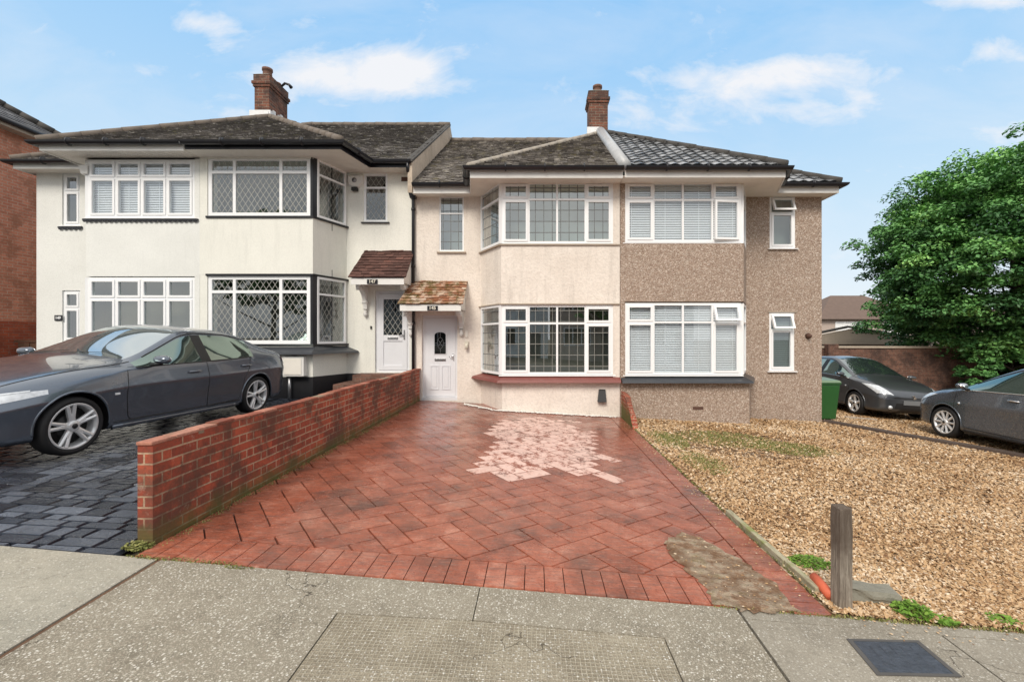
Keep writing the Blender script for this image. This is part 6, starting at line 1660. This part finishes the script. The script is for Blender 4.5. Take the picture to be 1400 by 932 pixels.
def tree(label, base, H, cz, rad, n_cl, per, leaf, trunk_r, group=None, seed=1, name='tree', zmin=.5):
    global rng
    rng = np.random.default_rng(seed); random.seed(seed)
    r = thing(name,label,'tree',base,group,world=False)
    tm = MB(); ends = []
    tm.tube([(0,0,-.2),(0.02,.02,H*.18),(.1,-.05,H*.42),(.05,.1,H*.75)],[trunk_r*1.25,trunk_r,trunk_r*.7,trunk_r*.25],12)
    for k in range(11):
        a = k*2.4; z0 = H*(.16+.05*k); L = rad[0]*random.uniform(.55,.9); p0 = V((.05,0,z0)); d = V((math.cos(a),math.sin(a),random.uniform(.25,.8)))
        p1 = p0+d*L*.5; p2 = p0+d*L+V((0,0,.2)); tm.tube([p0,p1,p2],[trunk_r*.4,trunk_r*.25,trunk_r*.06],8)
    tm.build('trunk','bark',r,uv=False)
    C=[];Nn=[];S=[];T=[]
    for k in range(n_cl):
        th = rng.random()*6.283; cph = rng.uniform(-1,1); sh = (1-cph**2)**.5; sh = sh if cph > 0 else max(sh, (1-abs(cph)**3.2)**.5); rr = rng.uniform(.35,1.0)**.45
        wob = (1+.22*rng.random()**4)*(1+.09*mnoise.noise(V((math.cos(th)*1.6+seed,math.sin(th)*1.6,cph*2)))*2)
        c = np.array([rad[0]*rr*sh*math.cos(th)*wob, rad[1]*rr*sh*math.sin(th)*wob, cz+rad[2]*rr*cph*wob])
        if c[2] < zmin: c[2] = zmin+rng.random()*.5
        m = int(per*rng.uniform(.6,1.3)); cr = rng.uniform(.32,.62)*rad[0]/4.2
        q = rng.normal(0,1,(m,3)); q /= np.linalg.norm(q,axis=1,keepdims=True); q *= (rng.random((m,1))**.4)
        off = q*np.array([cr,cr,cr*.42]); dist = np.hypot(off[:,0],off[:,1]); off[:,2] -= dist**2*.35/cr
        C.append(c+off); nn = q*np.array([.5,.5,.3])+np.array([0,0,.75])+rng.normal(0,.34,(m,3)); nn /= np.linalg.norm(nn,axis=1,keepdims=True); Nn.append(nn)
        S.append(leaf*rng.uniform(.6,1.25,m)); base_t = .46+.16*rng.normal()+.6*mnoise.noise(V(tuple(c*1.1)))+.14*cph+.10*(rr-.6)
        T.append(np.clip(base_t+off[:,2]/(cr*.42)*.17+rng.normal(0,.1,m),0,1))  # leaf shading put into the tint: clump tops and upper, outer crown paler
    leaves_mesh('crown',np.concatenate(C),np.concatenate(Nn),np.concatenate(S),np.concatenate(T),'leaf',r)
    # a few twigs poking out
    return r
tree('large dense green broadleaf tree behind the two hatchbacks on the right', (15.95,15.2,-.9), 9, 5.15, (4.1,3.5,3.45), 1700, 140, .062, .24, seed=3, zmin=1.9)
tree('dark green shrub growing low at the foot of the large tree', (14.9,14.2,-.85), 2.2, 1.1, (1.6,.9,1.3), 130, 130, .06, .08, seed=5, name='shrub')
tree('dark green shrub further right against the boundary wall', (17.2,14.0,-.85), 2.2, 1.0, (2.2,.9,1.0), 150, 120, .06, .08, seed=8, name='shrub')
# ------------------------------------------------------------------ the other side of the street (seen in the window glass)
def across(x0,x1,label,wallc):
    y0 = -17.0; h = thing('facing_house',label,'house',((x0+x1)/2,y0,0),'houses across the street')
    w = MB(); w.box(x0,x1,y0-8,y0,-1,5.2); w.box(x0+.6,x0+3.1,y0+.002,y0+.8,-1,5.2); w.build('wall',wallc,h)
    r = MB(); r.face([(x0,y0+.9,5.15),(x1,y0+.9,5.15),(x1,y0-4,7.8),(x0,y0-4,7.8)]); r.face([(x0,y0-8.4,5.15),(x1,y0-8.4,5.15),(x1,y0-4,7.8),(x0,y0-4,7.8)]); r.build('roof','far_roof',h)
    for (a,b,c,d,yy) in ((x0+.8,x0+2.9,.9,2.3,y0+.802),(x0+.8,x0+2.9,3.6,4.8,y0+.802),(x0+4.0,x0+4.6,3.6,4.8,y0+.002)):
        f = MB(); f.box(a,b,yy,yy+.05,c,c+.07); f.box(a,b,yy,yy+.05,d-.07,d)
        for i in range(4): xx=a+(b-a-.07)*i/3; f.box(xx,xx+.07,yy,yy+.05,c+.07,d-.07)
        fo = f.build('window','upvc',h); p = MB(); p.face([(a,yy+.02,c),(b,yy+.02,c),(b,yy+.02,d),(a,yy+.02,d)]); p.build('pane','interior_dark',fo)
    d_ = MB(); d_.box(x0+3.9,x0+4.8,y0+.003,y0+.05,-.4,1.95); d_.build('door','sill_grey',h)
for i,(x0,lab,wc) in enumerate(((-16,'pale house across the street, leftmost as seen in the glass','bldg_white'),(-10.2,'stone-coloured house across the street, second from the left','gable_render'),(-4.4,'white house across the street opposite the red driveway','bldg_white'),(1.4,'brown house across the street opposite the gravel','far_wall'),(7.2,'pale house across the street opposite the hatchbacks','bldg_white'))): across(x0,x0+5.4,lab,wc)
tree('round street tree across the road, on the left', (-18,-12,.3), 9, 6.6, (4.2,2.6,3.4), 260, 70, .16, .16, 'street trees across the road', seed=11, name='street_tree')
tree('wide street tree across the road, on the right', (5.5,-12.5,-.3), 7, 5.0, (3.0,2.6,2.2), 170, 70, .14, .16, 'street trees across the road', seed=12, name='street_tree')
# ------------------------------------------------------------------ sky, sun, camera
SUN_EL, SUN_AZ = 41, 198     # azimuth from +Y clockwise
w = bpy.data.worlds.new('World'); scene.world = w; w.use_nodes = True; t = w.node_tree; t.nodes.clear(); n = N(t)
outw = n.new('ShaderNodeOutputWorld')
sky = n.new('ShaderNodeTexSky', sky_type='NISHITA'); sky.sun_disc = False; sky.sun_elevation = R(SUN_EL); sky.sun_rotation = R(SUN_AZ); sky.dust_density = 1.5
b1 = n.new('ShaderNodeBackground'); n.link(sky.outputs[0], b1.inputs[0]); b1.inputs[1].default_value = 0.10
tc = n.new('ShaderNodeTexCoord').outputs['Generated']; p = n.xyz(tc)
zc = n.math('MAXIMUM', p[2], 0.0)
grad = n.ramp(zc, [(0.0,(0.92,0.96,1.0)),(0.10,(0.80,0.91,1.0)),(0.26,(0.61,0.82,1.0)),(0.42,(0.44,0.71,1.0)),(0.595,(0.31,0.62,0.99)),(0.66,(1.15,1.12,1.06))])
yy = n.math('MAXIMUM', n.math('ABSOLUTE', p[1]), 0.05)
u = n.math('DIVIDE', p[0], yy); v = n.math('DIVIDE', p[2], yy)
uvv = n.new('ShaderNodeCombineXYZ'); n.link(u,uvv.inputs[0]); n.link(v,uvv.inputs[1]); n.link(p[1],uvv.inputs[2])
n1 = n.noise(n.mapping(uvv.outputs[0],(1,1.9,1)), 6.5, 8, 0.62, 0.35); n2 = n.noise(n.mapping(uvv.outputs[0],(1,2.2,1)), 2.2, 6, 0.6, .4)
acc = None
for (cx,cy,a,b,s_) in ((487,108,150,40,1.1),(415,100,75,26,.6),(545,95,60,30,.9),(1110,96,120,30,.95),(975,110,130,30,.6),(1000,145,190,30,.45),(293,33,50,16,.85),(1370,70,60,28,.8),(1385,178,60,22,.75),(330,155,50,14,.6),(900,172,90,16,.6),(1330,2,110,12,.8),(1140,155,90,20,.4),(640,20,200,25,.22)):
    u0,v0,a_,b_ = (cx-732)/F,(461-cy)/F,a/F,b/F
    dx = n.math('DIVIDE', n.math('SUBTRACT',u,u0), a_); dy = n.math('DIVIDE', n.math('SUBTRACT',v,v0), b_)
    d = n.math('ADD', n.math('MULTIPLY',dx,dx), n.math('MULTIPLY',dy,dy))
    g = n.math('MULTIPLY', n.math('EXPONENT', n.math('MULTIPLY', d, -1.0)), s_)
    acc = g if acc is None else n.math('ADD', acc, g)
cl = n.math('ADD', acc, n.math('MULTIPLY_ADD', n1, 2.6, -1.62))
cl = n.ramp(cl, [(0.02,0),(0.38,.45),(0.95,1.0)])
thin = n.ramp(n2, [(0.42,0),(0.75,.30)])
cl = n.math('MAXIMUM', cl, thin)
colr = n.mix(cl, grad, (0.95,0.965,1.0))
back = n.ramp(n.math('MULTIPLY_ADD', p[1], -1.0, 0.55), [(0.0,0),(0.22,1)])
colr = n.mix(back, colr, n.mix(n.ramp(n2,[(0.35,0),(0.65,1)]), (0.80,0.85,0.92), (1.15,1.12,1.07)))
b2 = n.new('ShaderNodeBackground'); n.link(colr,b2.inputs[0]); b2.inputs[1].default_value = 1.0
mx = n.new('ShaderNodeMixShader'); mx.inputs[0].default_value = .93; n.link(b1.outputs[0],mx.inputs[1]); n.link(b2.outputs[0],mx.inputs[2]); n.link(mx.outputs[0],outw.inputs[0])
w.name = 'sky'
sd = bpy.data.lights.new('sun','SUN'); sd.energy = 2.8; sd.angle = R(24); sd.color = (1.0,0.92,0.81)
so = bpy.data.objects.new('sun',sd); col.objects.link(so)
az = R(SUN_AZ); dirv = V((math.sin(az)*math.cos(R(SUN_EL)), math.cos(az)*math.cos(R(SUN_EL)), math.sin(R(SUN_EL))))
so.rotation_euler = dirv.to_track_quat('Z','Y').to_euler(); so.location = dirv*30
cd = bpy.data.cameras.new('camera'); cd.sensor_width = 36; cd.lens = 36*F/1400; cd.shift_x = -32/1400; cd.shift_y = -5/1400; cd.clip_start = .05; cd.clip_end = 2000
cam = bpy.data.objects.new('camera',cd); col.objects.link(cam); cam.location = (0,0,1.55); cam.rotation_euler = (R(90),0,0); scene.camera = cam
scene.view_settings.view_transform = 'Standard'; scene.view_settings.look = 'None'; scene.view_settings.exposure = 0; scene.view_settings.gamma = 1
scene.render.engine = 'CYCLES'; scene.cycles.use_denoising = True; scene.cycles.max_bounces = 8; scene.cycles.transparent_max_bounces = 12
scene.cycles.sample_clamp_indirect = 6
